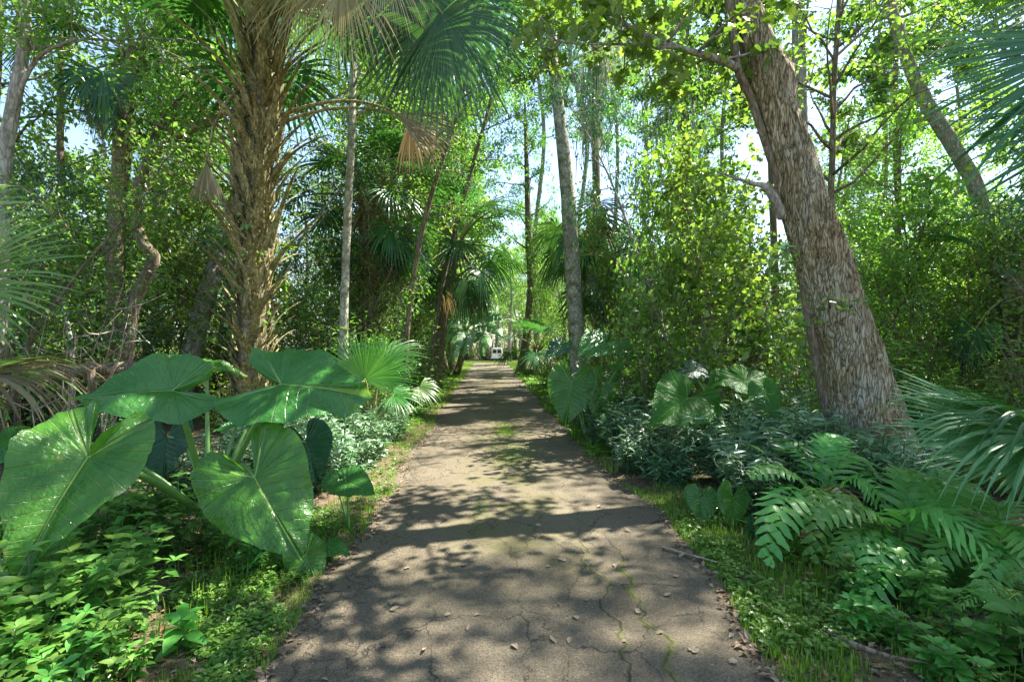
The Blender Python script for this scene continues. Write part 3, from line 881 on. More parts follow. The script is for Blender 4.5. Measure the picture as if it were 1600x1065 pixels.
tp2, tr2 = path_trunk(mbT, [(1060, 75, D0 - .2, 6), (980, 70, D0 - .4, 4), (900, 68, D0 - .6, 3), (860, 62, D0 - .8, 2)], 6, 14)
crown(rng, mbT, mbL, tp2, tr2, 0.15, 8, 0.6, 3, 12, LEAF_LOBED, 0.11, up=0.0, cl=0.08, droop=0.5, limbr=0.5, taper=False)
k = len(hp)
i0 = int(k * 0.66)
crown(rng, mbT, mbL, hp[i0:], hr[i0:], 0.0, 26, 3.4, 6, 45, LEAF_LOBED, 0.14, up=0.5, cl=0.22, limbr=0.35)
mbT.build('branch', M['bark_grey'], hero)
mbL.build('crown', M['leaf_light'], hero, smooth=False)
# a few leafy sprouts low on the trunk
mbL, mbT = MB(), MB()
for (a, b, d) in ((1290, 475, 6.0), (1325, 478, 5.95), (1240, 400, 6.1), (1255, 505, 6.0)):
    c = np.array(P(a, b, d))
    mbT = MB(); tube(mbT, [c + np.array([0.1, 0.5, -0.15]), c], [0.006, 0.003], 4)
    K = 14; mbL = MB()
    scatter(mbL, LEAF_LOBED, c + rng.normal(0, 0.1, (K, 3)) * np.array([1.4, 1, 0.5]), rng.normal(0, 1, (K, 3)) * np.array([1, 1, .3]), np.tile([0, -0.3, 1.0], (K, 1)) + rng.normal(0, .2, (K, 3)), rng.uniform(.07, .12, K))
    o = mbL.build('sprout', M['leaf_mid'], hero, smooth=False)
    mbT.build('stem', M['bark_brown'], o, off=tuple(hero_base))

# ------------------------------------------------------------------ other trunks that can be told apart
def path_tree(label, rows, bark, lm, s0, nl, lens, nsub, per, leaf, size, seed, name='tree', sides=12, n=40, disp=0.06, group=None, branches=(), **kw):
    rng = np.random.default_rng(seed)
    mbT, mbL = MB(), MB()
    pts, rad = path_trunk(mbT, rows, sides, n, disp=disp, seed=seed)
    base = Vector(pts[0])
    t = thing(name, label, 'tree', base, group)
    crown(rng, mbT, mbL, pts, rad, s0, nl, lens, nsub, per, leaf, size, **kw)
    for br_ in branches:
        bpts, brad = path_trunk(mbT, br_, 7, 18, disp=0.1)
        crown(rng, mbT, mbL, bpts, brad, 0.3, 6, 1.0, 4, 26, leaf, size, cl=0.2, limbr=0.5)
    mbT.build('trunk', bark, t)
    mbL.build('crown', lm, t, smooth=False)
    return t

path_tree('tall straight grey trunk standing just right of the drive, past the elephant ears',
          [(906, 640, 16, 34), (904, 570, 16, 28), (899, 490, 16, 25), (892, 380, 16, 24), (885, 280, 16, 22), (874, 180, 16, 19), (863, 90, 16, 17), (862, 0, 16, 15), (866, -150, 16, 12), (870, -300, 16, 7)],
          M['bark_pale'], M['leaf_mid'], 0.62, 14, 2.6, 5, 34, LEAF_A, 0.16, 201, branches=[[(864, 92, 16, 9), (848, 75, 15.8, 7), (838, 20, 15.5, 6), (820, -60, 15.3, 4)], [(866, 96, 16, 8), (830, 118, 15.7, 6), (800, 130, 15.2, 4)]])
path_tree('dense dark-leaved tree overhanging the drive beyond the dead palm fan',
          [(628, 640, 12.5, 9), (640, 480, 12.5, 8), (662, 350, 12.4, 8), (700, 220, 12.2, 7), (738, 90, 12, 6), (765, -40, 12, 5), (780, -160, 12, 3)],
          M['bark_brown'], M['leaf_dark'], 0.36, 30, 1.8, 7, 44, LEAF_B, 0.085, 231, up=0.2, droop=0.35)
path_tree('light-leaved tree arching toward the tall grey trunk from the left side of the drive',
          [(668, 600, 18, 8), (690, 450, 18, 7), (722, 320, 18, 7), (755, 200, 18, 6), (785, 90, 18, 5), (808, -20, 18, 4), (820, -120, 18, 2)],
          M['bark_brown'], M['leaf_mid'], 0.3, 30, 2.1, 7, 36, LEAF_A, 0.11, 232, up=0.2, droop=0.3)
path_tree('dark slim leaning trunk right of the drive, near its far end',
          [(812, 590, 30, 16), (822, 530, 30, 13), (829, 450, 30, 11), (826, 380, 30, 10), (824, 300, 30, 9), (822, 230, 30, 6), (820, 160, 30, 3)], M['bark_brown'], M['leaf_mid'], 0.35, 24, 2.3, 6, 34, LEAF_B, 0.17, 202)
path_tree('slim pale mottled trunk just right of the booted palm',
          [(536, 640, 11, 22), (537, 515, 11, 15), (540, 420, 11, 13), (544, 320, 11, 13), (549, 220, 11, 12), (552, 100, 11.2, 11), (556, -60, 11.4, 12), (560, -260, 11.6, 7)],
          M['bark_pale'], M['leaf_mid'], 0.6, 14, 2.4, 5, 44, LEAF_A, 0.12, 203)
path_tree('dark crooked trunk bending sharply left of the booted palm, its limb reaching toward it',
          [(190, 620, 10, 30), (205, 490, 10, 25), (225, 440, 10, 22), (240, 402, 10, 22), (222, 378, 10, 20), (213, 340, 10, 19), (216, 290, 10, 18), (240, 240, 10, 17), (280, 212, 9.9, 13), (325, 190, 9.8, 11), (370, 170, 9.7, 7)],
          M['bark_brown'], M['leaf_mid'], 0.55, 8, 1.5, 4, 30, LEAF_A, 0.09, 204, branches=[[(225, 255, 10, 11), (275, 215, 9.9, 9), (330, 195, 9.8, 6)], [(220, 240, 10, 10), (265, 170, 10.1, 8), (310, 130, 10.2, 5)]])
path_tree('dark forked trunk with a vine, at the far left edge of the woods',
          [(-5, 560, 7.5, 40), (2, 400, 7.5, 34), (6, 260, 7.5, 30), (22, 160, 7.5, 26), (36, 80, 7.5, 23), (40, 0, 7.5, 20), (44, -120, 7.5, 16), (30, -260, 7.5, 8)],
          M['bark_grey'], M['leaf_mid'], 0.55, 12, 2.2, 5, 44, LEAF_A, 0.10, 205, branches=[[(22, 160, 7.5, 10), (60, 90, 7.4, 8), (120, 60, 7.3, 6)]])
path_tree('slender dark upright trunk right behind the leaning hardwood, with many thin side branches',
          [(1302, 620, 10, 14), (1300, 500, 10, 12), (1298, 330, 10, 11), (1301, 230, 10, 10), (1303, 130, 10, 9), (1310, 20, 10, 8), (1316, -140, 10, 4)],
          M['bark_brown'], M['leaf_light'], 0.35, 22, 2.4, 4, 15, LEAF_LOBED, 0.12, 206, up=0.9, limbr=0.6, droop=0.05)
path_tree('thick pale trunk behind the leaning hardwood, partly hidden by its burl',
          [(1262, 600, 13, 30), (1258, 450, 13, 27), (1252, 300, 13, 25), (1250, 180, 13, 24), (1248, 60, 13, 22), (1246, -80, 13, 18), (1244, -240, 13, 9)],
          M['bark_grey'], M['leaf_light'], 0.55, 12, 2.6, 4, 22, LEAF_A, 0.15, 207)
path_tree('grey trunk leaning left among thin branches at the far right, backed by open sky',
          [(1560, 480, 14, 34), (1530, 310, 14, 30), (1490, 230, 14, 28), (1450, 165, 14, 26), (1420, 100, 14, 22), (1395, 20, 14, 18), (1380, -60, 14, 10)],
          M['bark_grey'], M['leaf_light'], 0.6, 10, 2.2, 4, 14, LEAF_LOBED, 0.12, 208)
for (x0, d, wd_, sd, lab) in ((1210, 20, 12, 1, 'thin bare trunk seen just left of the leaning hardwood, high against the sky'), (1070, 24, 11, 2, 'thin trunk deep in the vine tangle right of the tall grey trunk'),
                             (1405, 17, 10, 3, 'thin straight trunk between the leaning grey trunk and the slender dark one'), (620, 17, 14, 4, 'thin brown trunk behind the slim pale mottled trunk'),
                             (700, 30, 14, 5, 'thin far trunk left of the drive above the banana clump'), (100, 13, 14, 7, 'leaning thin trunk in the dense woods behind the left palmetto')):
    path_tree(lab, [(x0 + 4, 600, d, wd_ * 1.4), (x0, 400, d, wd_), (x0 - 6, 200, d, wd_ * .9), (x0 - 2, 0, d, wd_ * .7), (x0 + 6, -160, d, wd_ * .4)], M['bark_brown' if sd % 2 else 'bark_grey'], M['leaf_light' if sd < 4 else 'leaf_mid'],
              0.4, 14, 1.8, 4, 20, LEAF_A, 0.13, 220 + sd)

path_tree('far thin sapling trunk right of the van at the end of the drive', [(797, 570, 62, 7), (796, 520, 62, 5), (799, 470, 62, 4), (798, 420, 62, 2)], M['bark_grey'], M['leaf_light'], .4, 10, 1.6, 4, 20, LEAF_A, .2, 229)
for (x0, d, sd, lab) in ((965, 30, 241, 'feathery light-leaved tree against the sky, between the tall grey trunk and the mossy tree'), (838, 34, 242, 'feathery light-leaved tree high over the far drive, left of the tall grey trunk'), (1085, 21, 243, 'open-crowned tree against the sky between the mossy tree and the leaning hardwood'), (1010, 38, 244, 'tall open-crowned tree farthest back among those against the sky right of the drive'), (905, 27, 245, 'leafy tree rising against the sky directly behind the tall grey trunk'), (1140, 17, 246, 'leafy tree against the sky just left of the top of the leaning hardwood'), (1385, 19, 247, 'leafy tree against the sky above the bright thicket right of the leaning hardwood'), (1490, 21, 248, 'leafy tree against the sky behind the grey trunk leaning left')):
    path_tree(lab, [(x0 + 6, 600, d, 8), (x0 - 4, 400, d, 7), (x0 + (sd % 3 - 1) * 12, 220, d, 6), (x0 - (sd % 2) * 14, 80, d, 5), (x0 + 9, -60, d, 4), (x0 + 8, -200, d, 3)], M['bark_grey'], M['leaf_mid'], .4, 30, 2.9 * d / 30, 8, 62, LEAF_B, .21, sd, up=.35)
# the mossy tree against the sky
mt = path_tree('tree hung with grey Spanish moss against the open sky right of the drive',
               [(938, 600, 25, 18), (934, 400, 25, 14), (931, 250, 25, 12), (930, 150, 25, 10), (932, 60, 25, 8), (936, -40, 25, 6), (940, -140, 25, 3)],
               M['bark_brown'], M['leaf_mid'], 0.45, 12, 2.4, 3, 9, LEAF_B, 0.15, 210, droop=0.4)
rng = np.random.default_rng(77)
mb = MB()
def moss_strand(mb, top, L, rng, wd=0.03):
    k = 7; p = np.array(top); V = []
    az = rng.uniform(0, PI); s = np.array([math.cos(az), math.sin(az), 0])
    for q in range(k):
        t = q / (k - 1)
        h = wd * (1 - t) ** 0.6 * (0.6 + 0.6 * rng.uniform()) + 0.002
        if q: p = p + np.append(rng.normal(0, 0.045, 2), 0)
        c = p + np.array([0, 0, -L * t])
        V += [c + s * h, c - s * h]
    mb.add(V, np.array([(2 * q, 2 * q + 1, 2 * q + 3, 2 * q + 2) for q in range(k - 1)]))
for (px, py, d, spread_, cnt, L) in ((928, 105, 25, 0.35, 170, 3.2), (945, 60, 25, 0.5, 90, 2.2), (1000, 60, 25, 0.7, 70, 1.6), (925, 190, 25, 0.3, 90, 2.2), (960, 20, 25, 1.0, 70, 1.8), (1060, 30, 25, 1.0, 60, 1.8), (1030, 100, 25, .6, 50, 1.6)):
    c = np.array(P(px, py, d)); mb = MB()
    for _ in range(cnt):
        moss_strand(mb, c + rng.normal(0, 1, 3) * np.array([spread_, spread_, 0.5]), L * rng.uniform(0.3, 1.1), rng)
    mb.build('hanging_moss', M['moss'], mt, smooth=False)
# moss hung beneath the leafy mass right of it
hm = path_tree('leaning moss-draped branch tree over the vine tangle, its crown hanging low',
               [(1110, 600, 15, 16), (1100, 400, 15, 13), (1080, 250, 15, 11), (1060, 150, 15, 9), (1035, 70, 15, 6), (1010, 10, 15, 3)], M['bark_brown'], M['leaf_mid'], 0.4, 16, 2.4, 5, 30, LEAF_A, 0.12, 211, droop=0.6)
mb = MB()
for (px, py, cnt, L) in ((1040, 170, 34, 1.9), (1090, 200, 34, 2.0), (1010, 130, 24, 1.3)):
    c = np.array(P(px, py, 15)); mb = MB()
    for _ in range(cnt):
        moss_strand(mb, c + rng.normal(0, 1, 3) * np.array([0.4, 0.5, 0.4]), L * rng.uniform(0.3, 1.0), rng, 0.02)
    mb.build('hanging_moss', M['moss'], hm, smooth=False)

# ------------------------------------------------------------------ palms
def G(px, d):
    x = (px - 800) / F * d
    return Vector((x, d, gh(x, d)))

# the big booted cabbage palm
bp_base = G(388, 8.0); bp_top = P(412, 10, 8.0)
big = palm('big cabbage palm bristling with old brown leaf stalks, behind the giant elephant ears', bp_base, bp_top, 0.19, 0, 300, boots=98, boot_len=(0.55, 1.8), boot_pow=0.9, boot_from=0.1, dead=0)
rng = np.random.default_rng(301)
mb = MB()                                       # small stubs and fibre between the stalks
for k_ in range(420):
    s = rng.uniform(0.05, 1.0); p = bp_base.lerp(bp_top, s)
    az = rng.uniform(0, 2 * PI); r_ = 0.22
    o_ = np.array(p) + np.array([math.cos(az), math.sin(az), 0]) * r_
    d_ = np.array([math.cos(az) * 0.6, math.sin(az) * 0.6, rng.uniform(0.3, 1.1)]); d_ /= np.linalg.norm(d_)
    L = rng.uniform(0.12, 0.4)
    V, Fq = LEAF_LANCE
    scatter(mb, LEAF_LANCE, [o_], [d_], [[math.cos(az), math.sin(az), 0.2]], [L])
mb.build('fibre', M['boot'], big)['kind'] = 'stuff'
mb = MB()
for k_ in range(260):
    s = 0.04 + 0.92 * (k_ + .5) / 260; p = np.array(bp_base.lerp(bp_top, s)); az = k_ * 2.39996 + 1.2 + rng.normal(0, .2)
    me = STALK[k_ % 5]; co = np.zeros(len(me.vertices) * 3); me.vertices.foreach_get('co', co); co = co.reshape(-1, 3)
    L = rng.uniform(.3, .62); c_, s_ = math.cos(az), math.sin(az)
    co = co * np.array([L * rng.uniform(.5, .9), 1.35, L])
    Vw = np.stack([co[:, 0] * c_ - co[:, 1] * s_, co[:, 0] * s_ + co[:, 1] * c_, co[:, 2]], 1) + p + np.array([c_, s_, 0]) * .13
    mb.add(Vw, np.array([tuple(q.vertices) for q in me.polygons if len(q.vertices) == 4]))
mb.build('stalk_stub', M['boot'], big)['kind'] = 'stuff'
mb = MB()                                       # ivy leaves on the trunk
for (a, b) in ((380, 350), (375, 440), (372, 455), (390, 330), (360, 480), (400, 390), (365, 520), (425, 500)):
    c = np.array(P(a, b, 7.65)); K = 10
    scatter(mb, LEAF_ROUND, c + rng.normal(0, .07, (K, 3)), rng.normal(0, 1, (K, 3)) + np.array([0, 0, -.5]), np.tile([0, -1, .4], (K, 1)) + rng.normal(0, .3, (K, 3)), rng.uniform(.05, .1, K))
mb.build('ivy', M['leaf_mid'], big, smooth=False)

def stalk_tube(mb, a, m, b, r0=0.03, r1=0.012, mat=1):
    tube(mb, bez(a, m, b, 10), np.linspace(r0, r1, 10), 6, mat)

def placed_frond(parent, name, start, ctrl, node, axis, normal, R, n, spread, grav, mats, seed, join=0.42, label=None, **kw):
    mb = MB()
    fan(mb, node, axis, normal, R, n, spread, join, grav, 0, np.random.default_rng(seed), **kw)
    stalk_tube(mb, start, ctrl, node)
    o = mb.build(name, mats, parent)
    if label: o['label'] = label
    return o
M['palm_straw'] = leaf_mat('straw_palm_leaf', [(0.2, 0.16, 0.08), (0.32, 0.265, 0.145), (0.46, 0.41, 0.27)], 0.3, (1.2, 1.1, 0.8), 0.5, 0.4)
M['palm_sheen'] = leaf_mat('sheen_palm_leaf', [(0.06, 0.17, 0.045), (0.09, 0.21, 0.065), (0.12, 0.24, 0.08)], 0.36, (1.7, 1.7, 0.8), 0.3, 1.2)
PL = [M['palm_straw'], M['boot']]
PS = [M['palm_sheen'], M['boot_green']]
PG, PD, PB = [M['palm'], M['boot_green']], [M['palm_dead'], M['boot']], [M['palm_sun_tint'], M['boot_green']]
T0 = P(412, 20, 8.0)
placed_frond(big, 'frond', T0, P(560, -150, 7.6), P(690, 20, 7.2), (0.15, 0.1, -1), (-0.3, -1, 0.1), 1.85, 64, 112, 0.5, PG, 1, label='large dark green fan hanging beside the trunk', rows=8)
placed_frond(big, 'frond', T0, P(540, -220, 7.4), P(650, -30, 7.5), (0.0, 0.1, -1), (0.4, -1, 0.3), 1.9, 54, 110, 0.6, PG, 2, rows=8)
placed_frond(big, 'frond', T0, P(580, -200, 7.4), P(715, -20, 7.7), (0.3, 0.1, -1), (-0.5, -1, 0.2), 1.7, 54, 105, 0.5, PG, 12, rows=8)
placed_frond(big, 'dead_frond', T0, P(500, -120, 7.6), P(535, -45, 6.6), (-0.05, -0.1, -1), (0, -1, 0), 1.45, 44, 50, 0.5, PL, 3, join=0.25, wd=1.5, label='dead tan frond hanging in strips')
placed_frond(big, 'dead_frond', T0, P(470, -110, 7.4), P(478, -55, 6.7), (-0.05, -0.1, -1), (0.3, -1, 0), 1.3, 36, 45, 0.4, PL, 4, join=0.25, wd=1.5)
placed_frond(big, 'dead_frond', T0, P(540, -120, 7.6), P(600, -60, 6.6), (0.1, -0.1, -1), (0.3, -1, 0), 1.0, 40, 50, 0.6, PL, 14, join=0.2, wd=1.5)
placed_frond(big, 'dead_frond', P(425, 200, 7.9), P(520, 150, 7.6), P(618, 178, 7.4), (0.9, 0, -0.35), (0.2, -0.8, 0.6), 1.0, 24, 42, 0.35, PD, 5, join=0.7, label='folded brown dead fan on a long arching stalk')
placed_frond(big, 'dead_frond', P(395, 130, 7.9), P(335, 150, 7.5), P(322, 255, 7.4), (0.05, 0, -1), (0, -1, 0.1), 0.6, 16, 28, 0.1, PD, 6, join=0.7, label='small shrivelled dead fan hanging left of the trunk')
placed_frond(big, 'dead_frond', P(440, 180, 7.9), P(560, 130, 7.7), P(640, 190, 7.9), (0.5, 0.3, -1), (-0.3, -1, 0.1), 0.8, 20, 50, 0.5, PD, 16, join=0.5)
for k_ in range(16):                             # the living head, mostly above the picture
    az = k_ * 2.39996
    add_part(FR[['up', 'high', 'mid', 'high'][k_ % 4]], 'frond', big, bp_top - bp_base + Vector((math.cos(az), math.sin(az), 0)) * 0.2, (rng.normal(0, .1), 0, az), rng.uniform(1.15, 1.5))

palm('cabbage palm with ragged drooping fans, left of the booted palm', G(185, 11), P(208, 75, 11), 0.17, 16, 310, boots=24, boot_len=(0.3, 0.7), boot_from=0.75, sc=1.0, dead=6, bend=-0.4)
palm('brown-skirted cabbage palm behind the slim pale mottled trunk', G(572, 14), P(580, 300, 14), 0.27, 22, 311, boots=80, boot_len=(0.6, 1.3), boot_from=0.1, sc=1.2, dead=12)
palm('leaning cabbage palm with dark hanging fans over the banana clump', G(682, 20), P(715, 375, 20), 0.19, 20, 312, boots=10, boot_from=0.8, sc=1.5, dead=3, bend=-0.2)
palm('cabbage palm with broad dark fans behind the tall grey trunk', G(938, 20), P(935, 330, 20), 0.24, 20, 313, boots=30, boot_len=(0.4, 0.8), boot_from=0.5, sc=1.6, dead=7, keys=('mid', 'low', 'low', 'hang', 'hang'))
palm('low cabbage palm right of the tall grey trunk, half buried in leaves', G(985, 17), P(955, 395, 17), 0.2, 14, 318, boots=20, boot_from=0.5, sc=1.2, dead=8, keys=('mid', 'mid', 'low', 'hang', 'hang'))
palm('small dark drooping palm at the right side of the far drive', G(838, 27), P(840, 540, 27), 0.2, 16, 314, boots=10, sc=1.1, dead=2)
palm('brown-skirted palm behind the vine tangle, left of the leaning hardwood', G(1180, 12), P(1178, 440, 12), 0.25, 10, 315, boots=70, boot_len=(0.4, 1.0), boot_from=0.1, sc=0.9, dead=14)
palm('reddish-brown palm stump trunk at the right edge behind the fan palm', G(1600, 10), P(1590, 430, 10), 0.25, 6, 316, boots=60, boot_len=(0.3, 0.6), boot_from=0.1, sc=1.0, dead=6)

# fan palms at the picture's edges and by the verge
def palmetto(label, base, specs, seed, mats, group=None):
    t = thing('palmetto', label, 'palm', base, group)
    mb = MB(); tube(mb, [base - Vector((0, 0, 0.1)), base + Vector((0.03, 0, 0.25)), base + Vector((0, 0.03, 0.4))], [0.13, 0.12, 0.07], 10, 0, 0.08, np.random.default_rng(seed))
    mb.build('trunk', M['palm_bark'], t)
    for k_, (node, axis, normal, R, n_, sp, gr, *rest) in enumerate(specs):
        mt_ = rest[0] if rest else mats; jn = rest[1] if len(rest) > 1 else 0.42
        node = Vector(node); st = base + Vector((0, 0, 0.35))
        placed_frond(t, 'dead_frond' if mt_ is PD else 'frond', st, (st + node) / 2 + Vector((0, 0, 0.25)), node, axis, normal, R, n_, sp, gr, mt_, seed * 10 + k_, join=jn, rows=8)
    return t
palmetto('bright green fan palm standing at the edge of the left verge, beyond the elephant ears', G(582, 8.6), [
    (P(570, 592, 8.3), (0.0, -0.1, 1), (0.1, -1, -0.2), 0.8, 44, 125, 0.05),
    (P(592, 590, 8.6), (0.45, 0.1, 1), (0.3, -1, 0.3), 0.75, 36, 110, 0.1),
    (P(560, 585, 8.7), (-0.8, 0, 0.6), (0, -1, 0.6), 0.8, 32, 110, 0.3),
    (P(615, 618, 8.2), (1, -0.2, -0.1), (0, -0.6, 1), 0.5, 30, 110, 0.6),
    (P(655, 605, 8.6), (0.9, -0.3, -0.4), (0, -0.7, 0.8), 0.45, 26, 100, 0.8, PB),
    (P(600, 560, 9.0), (0.2, 0.8, 0.7), (0, -0.7, 1), 0.8, 30, 120, 0.4)], 41, [M['palm_vivid'], M['boot_green']])
palmetto('fan palm with narrow sunlit-coloured blades reaching in from the left edge', Vector((-6.3, 4.6, 0)), [
    (P(-90, 450, 4.3), (1, 0.0, 0.1), (0.05, -0.9, 0.6), 1.12, 46, 95, 0.3),
    (P(-120, 430, 4.3), (0.8, -0.1, 0.6), (-0.3, -0.8, 0.6), 1.0, 36, 90, 0.3),
    (P(-60, 600, 4.4), (1, -0.1, 0.3), (-0.3, -0.3, 1), 1.15, 34, 75, 0.95, PD),
    (P(-90, 600, 4.6), (0.9, 0.3, 0.4), (-0.3, -0.4, 1), 1.15, 34, 80, 0.85, [M['palm_sun_tint'], M['boot_green']]),
    (P(-130, 350, 4.8), (-0.5, 0.5, 1), (0.3, -0.6, 0.6), 1.0, 34, 110, 0.4)], 42, PB)
palmetto('low fan palm with long drooping grey-green blades at the right edge, above the ferns', Vector((4.7, 4.2, 0)), [
    (P(1650, 690, 3.9), (-1, 0.05, 0.0), (0.05, -0.55, 0.85), 1.1, 40, 48, 0.07, PS, 0.72),
    (P(1650, 690, 3.9), (-0.9, -0.2, 0.25), (0.2, -0.5, 1), 1.3, 40, 80, 0.9, PS),
    (P(1680, 700, 3.8), (-0.6, -0.6, 0.5), (0.2, -0.4, 1), 1.2, 36, 100, 1.1)], 43, PG)
tall_r = palm('tall palm off the right edge, its dark fan blades hanging into the upper corner', Vector((6.0, 4.4, 0)), Vector((5.9, 4.3, 5.4)), 0.2, 0, 319, boots=20, boot_from=0.5, dead=0)
st = Vector((5.9, 4.3, 5.4))
placed_frond(tall_r, 'frond', st, P(1850, -200, 4.2), P(1735, 60, 4.1), (-0.72, 0.05, -0.7), (-0.35, -0.95, 0.4), 1.45, 48, 62, 0.12, PG, 51, rows=8, jit=0.1)
placed_frond(tall_r, 'frond', st, P(1850, -260, 4.0), P(1780, 40, 4.3), (-0.6, 0.1, -0.8), (-0.5, -0.9, 0.3), 1.6, 44, 70, 0.15, PG, 52, rows=8, jit=0.1)
placed_frond(tall_r, 'frond', st, P(1850, -100, 4.0), P(1790, 170, 4.0), (-0.72, 0.05, -0.55), (-0.35, -0.95, 0.4), 1.4, 44, 58, 0.2, PG, 54, rows=8, jit=0.1)
placed_frond(tall_r, 'frond', st, P(1900, -300, 4.6), P(1760, -40, 4.6), (-0.9, 0.1, -0.3), (-0.3, -0.6, 0.9), 1.5, 40, 90, 0.5, PG, 53, rows=8)

# ------------------------------------------------------------------ elephant ears
OUT = spline([(1, 0), (.93, .045), (.82, .13), (.65, .245), (.45, .36), (.22, .46), (.0, .5), (-.2, .47), (-.37, .40), (-.48, .30), (-.50, .2), (-.40, .13), (-.2, .06), (-.02, .008)], 46)
def ear(parent, node, tip, normal, base=None, mat='ear', width=1.0, droop=0.12, fold=0.12, wave=0.035, seed=0, ctrl=None, pr=0.016, curl=0.0, name='leaf', label=None):
    rng = np.random.default_rng(seed)
    node = Vector(node); tip = Vector(tip)
    X = (tip - node); L = X.length; X.normalize()
    Z = Vector(normal); Z = (Z - X * Z.dot(X)).normalized(); Y = Z.cross(X)
    ol = np.vstack([OUT, (OUT * [1, -1])[::-1][:]])
    nO = len(ol); rings = 16
    ph = rng.uniform(0, 6.28, 4)
    V, UV = [], []
    asym = rng.uniform(0.92, 1.08)
    ar = np.arange(nO)
    for r_ in range(rings + 1):
        rho = (r_ / rings) ** 0.85
        x = ol[:, 0] * rho; y = ol[:, 1] * rho * width * np.where(ol[:, 1] > 0, asym, 1 / asym)
        ay = np.abs(y)
        th = np.degrees(np.arctan2(ay, x))
        s = x - 0.55 * ay
        U = np.where(s >= 0, s * 9.0, -(th - 61.2) / 15.0)
        la = math.radians(140)
        dl = np.abs(-math.sin(la) * x + math.cos(la) * ay)
        rib = np.where(x > 0, ay, np.minimum(dl, 0.2) + 0.0)
        z = -droop * np.where(x > 0, x * x, 0.7 * x * x) + fold * ay * (1 - 0.8 * np.clip(x, 0, 1)) - 0.35 * fold * ay * ay * 3
        z += 0.03 * (0.5 - 0.5 * np.cos(2 * PI * U)) * np.clip(rho * 2, 0, 1) * np.clip(ay * 8, 0, 1)
        z += 1.6 * wave * rho ** 3 * (np.sin(ar * 0.42 + ph[0]) * 0.6 + np.sin(ar * 0.19 + ph[1]) + 0.4 * np.sin(ar * 0.9 + ph[2]))
        z += curl * ay * ay * np.sign(y)
        for q in range(nO):
            V.append(node + (X * x[q] + Y * y[q] + Z * z[q]) * L)
            UV.append((U[q], rib[q]))
    Q = []
    for r_ in range(rings):
        for q in range(nO - 1):
            if q == 45: pass
            Q.append((r_ * nO + q, (r_ + 1) * nO + q, (r_ + 1) * nO + q + 1, r_ * nO + q + 1))
    Q = [f for f in Q if f[0] % nO != 45]        # open sinus between the lobes
    for r_ in range(rings):                       # close the blade across the midrib
        Q.append((r_ * nO + nO - 1, (r_ + 1) * nO + nO - 1, (r_ + 1) * nO, r_ * nO))
    mb = MB(); mb.add([tuple(v) for v in V], np.array(Q), 0, UV)
    o = mb.build(name, M[mat], parent)
    if label: o['label'] = label
    if base is not None:
        base = Vector(base)
        c = Vector(ctrl) if ctrl is not None else base.lerp(node, 0.55) + Vector((0, 0, 0.18 * (node - base).length)) - Z * 0.05
        mb = MB(); tube(mb, bez(base, c, node, 14), np.linspace(pr * 1.5, pr * 0.75, 14), 8)
        off = parent.location
        mb.build('stalk', M['stem_green'], o, off=tuple(off))
    return o

EB = Vector((-2.72, 4.6, 0.02))
ee = thing('elephant_ear', 'giant elephant ear plant with huge glossy leaves filling the left verge', 'plant', EB)
mb = MB(); tube(mb, [EB - Vector((0, 0, .1)), EB + Vector((0.02, 0, .15)), EB + Vector((0, -.02, .34))], [0.085, 0.08, 0.05], 10, 0, 0.06, np.random.default_rng(1)); mb.build('stem', M['stem_dark'], ee)
EB2 = EB + Vector((0, 0, 0.2))
ear(ee, P(137, 715, 3.25), P(8, 906, 2.75), (0.30, -0.8, 0.55), EB2, 'ear', .95, 0.13, 0.36, 0.04, 1, P(235, 735, 3.9), 0.026)
ear(ee, P(268, 610, 4.2), P(112, 613, 3.75), (-0.08, -0.82, 0.55), EB2, 'ear_cool', 1.15, 0.18, 0.45, 0.045, 2, P(290, 640, 4.4), 0.022)
ear(ee, P(440, 600, 4.3), P(575, 607, 4.05), (0.05, -0.68, 0.72), EB2, 'ear_cool', 1.12, 0.12, 0.22, 0.05, 3, P(400, 650, 4.5), 0.022)
ear(ee, P(398, 746, 3.75), P(466, 870, 3.4), (0.18, -0.9, 0.42), EB2, 'ear', 1.08, 0.14, 0.30, 0.045, 4, P(370, 690, 4.4), 0.022)
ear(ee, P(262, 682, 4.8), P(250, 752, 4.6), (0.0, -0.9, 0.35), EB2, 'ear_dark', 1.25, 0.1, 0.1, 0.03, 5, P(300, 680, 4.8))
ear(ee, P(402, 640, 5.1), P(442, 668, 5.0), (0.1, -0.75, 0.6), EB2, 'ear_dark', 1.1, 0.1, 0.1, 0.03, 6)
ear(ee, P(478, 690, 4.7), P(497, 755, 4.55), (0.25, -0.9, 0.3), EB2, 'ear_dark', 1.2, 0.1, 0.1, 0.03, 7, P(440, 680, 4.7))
ear(ee, P(325, 573, 5.0), P(390, 578, 5.3), (0.05, -0.5, 0.85), EB2, 'ear', 0.9, 0.2, 0.12, 0.03, 8, P(322, 620, 4.9))
ear(ee, P(372, 660, 4.95), P(330, 668, 4.9), (-0.1, -0.4, 0.9), EB2, 'ear_cool', 0.9, 0.2, 0.12, 0.03, 9)
ear(ee, P(20, 690, 4.1), P(-60, 740, 3.8), (-0.1, -0.7, 0.6), EB2, 'ear_cool', 1.0, 0.15, 0.12, 0.03, 10, P(150, 650, 4.4))
e2b = Vector((-1.72, 4.15, 0.02))
e2 = thing('elephant_ear', 'small elephant ear sprout at the pavement edge below the giant one', 'plant', e2b)
ear(e2, P(478, 866, 4.0), P(500, 920, 3.9), (0.3, -0.85, 0.45), e2b, 'ear', 1.1, 0.1, 0.15, 0.03, 11, None, 0.008)
ear(e2, P(440, 862, 4.1), P(442, 902, 4.0), (-0.2, -0.85, 0.5), e2b, 'ear', 1.1, 0.15, 0.15, 0.03, 12, None, 0.008)
